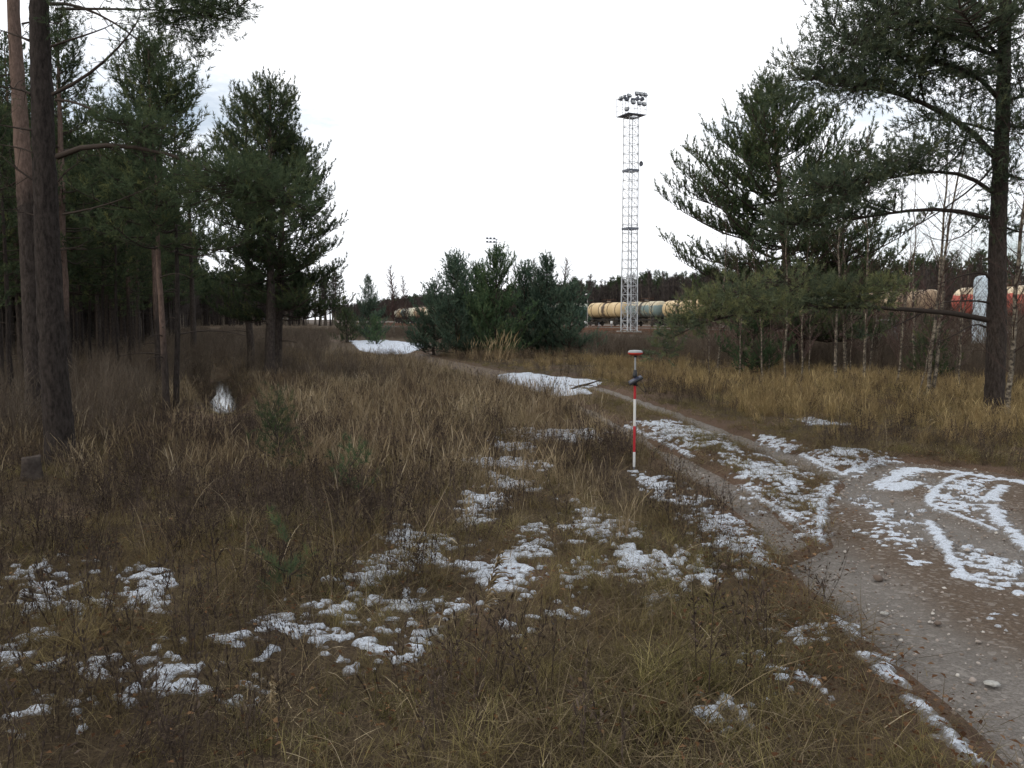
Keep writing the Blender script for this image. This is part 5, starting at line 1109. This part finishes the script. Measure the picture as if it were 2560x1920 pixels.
def floodlight(x, y, z, az, tiltv):
    c, s_ = math.cos(az), math.sin(az); ct, st = math.cos(tiltv), math.sin(tiltv); Rz = np.array([[c, -s_, 0], [s_, c, 0], [0, 0, 1]]); Rx = np.array([[1, 0, 0], [0, ct, -st], [0, st, ct]]); Rm = Rz @ Rx; p = np.array((x, y, z))
    b = MB().box(p, (.48, .20, .42), 0, .05, Rm).box(p + Rm @ np.array((0, .16, 0)), (.26, .14, .24), 0, .03, Rm).bar(p + Rm @ np.array((-.27, .05, 0)), p + np.array((0, 0, -.33)), .018, 4).bar(p + Rm @ np.array((.27, .05, 0)), p + np.array((0, 0, -.33)), .018, 4).build('floodlight', M['steel_dk'], mast)
    MB().box(p + Rm @ np.array((0, -.105, 0)), (.42, .012, .36), 0, 0, Rm).build('glass', M['grey'], b)
for x, y, z, az in [(-1.15, -1.25, 1.95, .1), (-.05, -1.3, 2.3, -.2), (.55, -1.3, 2.3, 0), (1.15, -1.3, 2.3, .2), (1.3, -.4, 2.0, 1.57), (1.3, .6, 2.25, 1.57), (1.1, 1.3, 2.25, 3.1), (.2, 1.3, 2.25, 3.1), (-.7, 1.3, 2.2, 3.2), (-1.3, .5, 2.0, -1.57), (-1.3, -.3, 2.0, -1.57), (-.6, -1.3, 1.25, 0), (.3, -1.3, 1.2, 0), (1.0, -1.3, 1.2, 0), (-1.25, -.9, .5, -.8)]:
    floodlight(x * .88, y * .88, HT + z * .92, az, -.55)
zz = AT(1572, 410, 94)[2] - mz; s = MB().lathe([(.30, 0), (.27, .10), (.12, .24), (0, .26)], 16, 'x', (W + .30, -W, zz)).bar((W, -W, zz), (W + .35, -W, zz), .03, 5); s.build('dish', M['steel_dk'], mast, True)
MB().box((0, 0, .1), (2.0, 2.0, .3), 0, .03).build('foundation', M['concrete'], mast)
# smaller far mast whose cross arms show above the bright young pine
X, Y, Z = place(1241, 200); hh = AT(1241, 597, 200)[2] - Z; fm = empty('lamp_mast', (X, Y, Z), .3, 'far lamp mast whose cross arms show above the bright green young pine', 'light mast')
MB().tube([(0, 0, -.1), (0, 0, hh)], [.17, .10], 8).build('pole', M['steel_dk'], fm)
for zz in (hh - .1, hh - .9):
    ca = MB().box((-1.0, 0, zz), (2.8, .12, .12)).build('cross_arm', M['steel_dk'], fm)
    for x in (-2.2, -1.4, -.5): MB().box((x, -.1, zz + .22), (.5, .35, .30), 0, .04).build('floodlight', M['steel_dk'], ca)
# yard lamp and marker posts in front of the yellow wagon
X, Y, Z = place(1468, 145, .42); lp = empty('yard_lamp', (X, Y, Z), 0, 'thin yard lamp post with a white lamp head in front of the cream-yellow tank wagon', 'lamp post'); hh = EYE + (797 - 737) * 145 / FPX - Z
MB().tube([(0, 0, -.05), (0, 0, hh)], [.06, .045], 8).build('pole', M['concrete'], lp); MB().box((-.22, 0, hh + .05), (.42, .26, .22), 0, .05).build('lamp_head', M['white'], lp); MB().box((.18, 0, hh + .03), (.34, .2, .2), 0, .05).build('bracket', M['steel_dk'], lp)
for px, h, lb in ((1463, 1.15, 'white-headed marker post below the yard lamp'), (1497, .95, 'thin dark marker post right of the yard lamp'), (1528, 1.15, 'white-headed marker post halfway between the yard lamp and the light mast')):
    X, Y, Z = place(px, 138, .42); o = empty('marker_post', (X, Y, Z), 0, lb, 'marker post', 'marker posts along the yard'); MB().tube([(0, 0, -.05), (0, 0, h)], [.05, .045], 8).build('pole', M['steel_dk'], o)
    if 'white' in lb: MB().box((0, 0, h - .2), (.36, .2, .42), 0, .04).build('head', M['white'], o)
# pale pillar and grey cabinet beside the near track
X, Y = along(43.0, 43.6); Z = Hs(X, Y); X = (2452 - 1280) / FPX * 54; Y = 54; Z = Hs(X, Y)
pm, t, o_ = new_mat('pale_blue_render'); f = noise(t, 9, 6, .7); finish(t, o_, ramp(t, f, [(.33, (.22, .26, .29)), (.44, (.50, .58, .64)), (.7, (.58, .66, .71))]), .8, .2, noise(t, 30, 4), .5, .02)
pl = empty('pillar', (X, Y, Z), -.33, 'weathered pale blue pillar with a rounded top partly behind the big right pine', 'pillar'); hw, ht = .56, EYE + (797 - 690) * 54 / FPX - Z
prof = [(hw * .99, -.2), (hw, .02), (hw, ht - .42), (hw * .97, ht - .26), (hw * .86, ht - .12), (hw * .62, ht - .03), (hw * .3, ht), (0, ht + .01)]
MB().lathe(prof, 28).build('shaft', pm, pl, True)
for zz in (.9, 2.0, 3.1): MB().lathe([(hw + .003, zz - .02), (hw + .012, zz - .012), (hw + .012, zz + .012), (hw + .003, zz + .02)], 28).build('joint_band', pm, pl, True)
MB().lathe([(hw + .18, -.2), (hw + .18, .05), (hw + .14, .08), (hw, .085)], 28).build('footing', M['concrete'], pl)
X, Y, Z = place(2218, 60); Z = Hs(X, Y); cb = empty('relay_cabinet', (X, Y, Z), -.3, 'grey-blue equipment cabinet with a pale lid among the birch stems', 'cabinet'); cm = worn('grey_blue_cabinet', (.12, .13, .16), (.19, .20, .24), 5, .6, .3)
MB().box((0, 0, .72), (1.25, .7, 1.4), 0, .02).build('body', cm, cb); MB().box((0, 0, 1.47), (1.4, .85, .10), 0, .03).build('lid', M['white'], cb)
for x in (-.31, .31): d_ = MB().box((x, -.362, .75), (.58, .02, 1.2), 0, .004).build('door', cm, cb); MB().box((x * .35, -.385, .75), (.03, .03, .16)).build('handle', M['steel_dk'], d_)
MB().box((0, 0, -.02), (1.35, .8, .16)).build('plinth', M['concrete'], cb)

# ------------------------------------------------------------------ the wood beyond the railway, one mass
def far_tree(seed, h, kind):
    s = Tree(seed); rng = s.rng; C = trunk_curve(rng, h, (rng.normal(0, .3), 0), .2); tv, tq, _ = trunk_mesh(rng, C, .016 * h, 5, 8, .2, .05)
    if kind == 'pine':
        P, D, L, T = [], [], [], []
        for i in range(240):
            t = rng.uniform(.38, 1.0) ** .8; a = rng.random() * 6.28; rr = h * .17 * max(.12, (1 - t) * 2.1) ** .65 * rng.uniform(.25, 1); c = at_t(C, t)
            P.append(c + [rr * math.cos(a), rr * math.sin(a), rng.normal(0, .2)]); D.append([math.cos(a) * .7, math.sin(a) * .7, .6]); L.append(.5); T.append(rng.uniform(.1, .8))
        V, F, T = needles(rng, np.array(P), unit(np.array(D)), np.array(L), 9, .55, .16, np.array(T)); mats = [M['bark_dark'], M['needle']]
        tris = [F + len(tv)]; A = np.concatenate([np.zeros(len(tv)), T]); VV = np.concatenate([tv, V]); return mk_mesh('distant_pine', VV, [tq, tris[0]], {'tint': A}, False, mats, [0] * len(tq) + [1] * len(F))
    for i in range(170):
        t = rng.uniform(.2, 1); a = rng.random() * 6.28; L = h * (.05 + .22 * (1 - t)) * rng.uniform(.5, 1.2); p = at_t(C, t); e = rng.uniform(.5, 1.1); dv = np.array([math.cos(a) * math.cos(e), math.sin(a) * math.cos(e), math.sin(e)])
        s.tube([p, p + dv * L * .55, p + dv * L + [0, 0, .1 * L]], [.05, .036, .016])
        for j in range(4): q = p + dv * L * rng.uniform(.3, 1); w_ = unit(dv + rng.normal(0, .6, 3)) * L * .4; s.tube([q, q + w_ * .5, q + w_], [.026, .02, .012])
    V, Q = s.wood(3); return mk_mesh('distant_birch', np.concatenate([tv, V]), [tq, Q + len(tv)], {'up': np.concatenate([np.full(len(tv), .2), np.ones(len(V))]), 'tint': np.full(len(tv) + len(V), .25)}, False, [M['birch'], M['far_twig']], [0] * len(tq) + [1] * len(Q))
VAR = [far_tree(200 + i, 1.0 * h, k) for i, (h, k) in enumerate([(13, 'birch'), (14.5, 'birch'), (12, 'birch'), (10, 'birch'), (17.5, 'pine'), (19, 'pine'), (16, 'pine')])]
rng = np.random.default_rng(88); S, Nn_, idx = [], [], []
for k in range(4200):
    s_ = rng.uniform(-40, 900); q = rng.uniform(0, 1) ** 1.4; n_ = 116 + 90 * q; pine_p = .0 + .8 * sstep(np.array(q), .35, .6) * (s_ > 170) + .15 * (q > .5)
    S.append(s_); Nn_.append(n_); idx.append(rng.integers(4, 7) if rng.random() < pine_p else rng.integers(0, 4))
for k in range(1500):
    S.append(64 + 260 * rng.random() ** 2); Nn_.append(-rng.uniform(4, 70)); idx.append(rng.integers(0, 7))
for k in range(750):
    S.append(rng.uniform(230, 620)); Nn_.append(rng.uniform(-25, 34)); idx.append(rng.integers(0, 7))
S, Nn_ = np.array(S), np.array(Nn_); x = RU[0] * S + RN[0] * Nn_; y = RU[1] * S + RN[1] * Nn_; n = len(x)
scl = rng.uniform(.7, 1.05, n) * np.where(S < 160, .82, 1.0) * (1 + .00025 * S)
scatter('distant_forest', np.stack([x, y, H(x, y) - .1], 1), np.stack([0 * x, 0 * x, rng.random(n) * 6.28], 1), scl, idx, VAR, 'far wood of bare birches and dark pines beyond the railway')
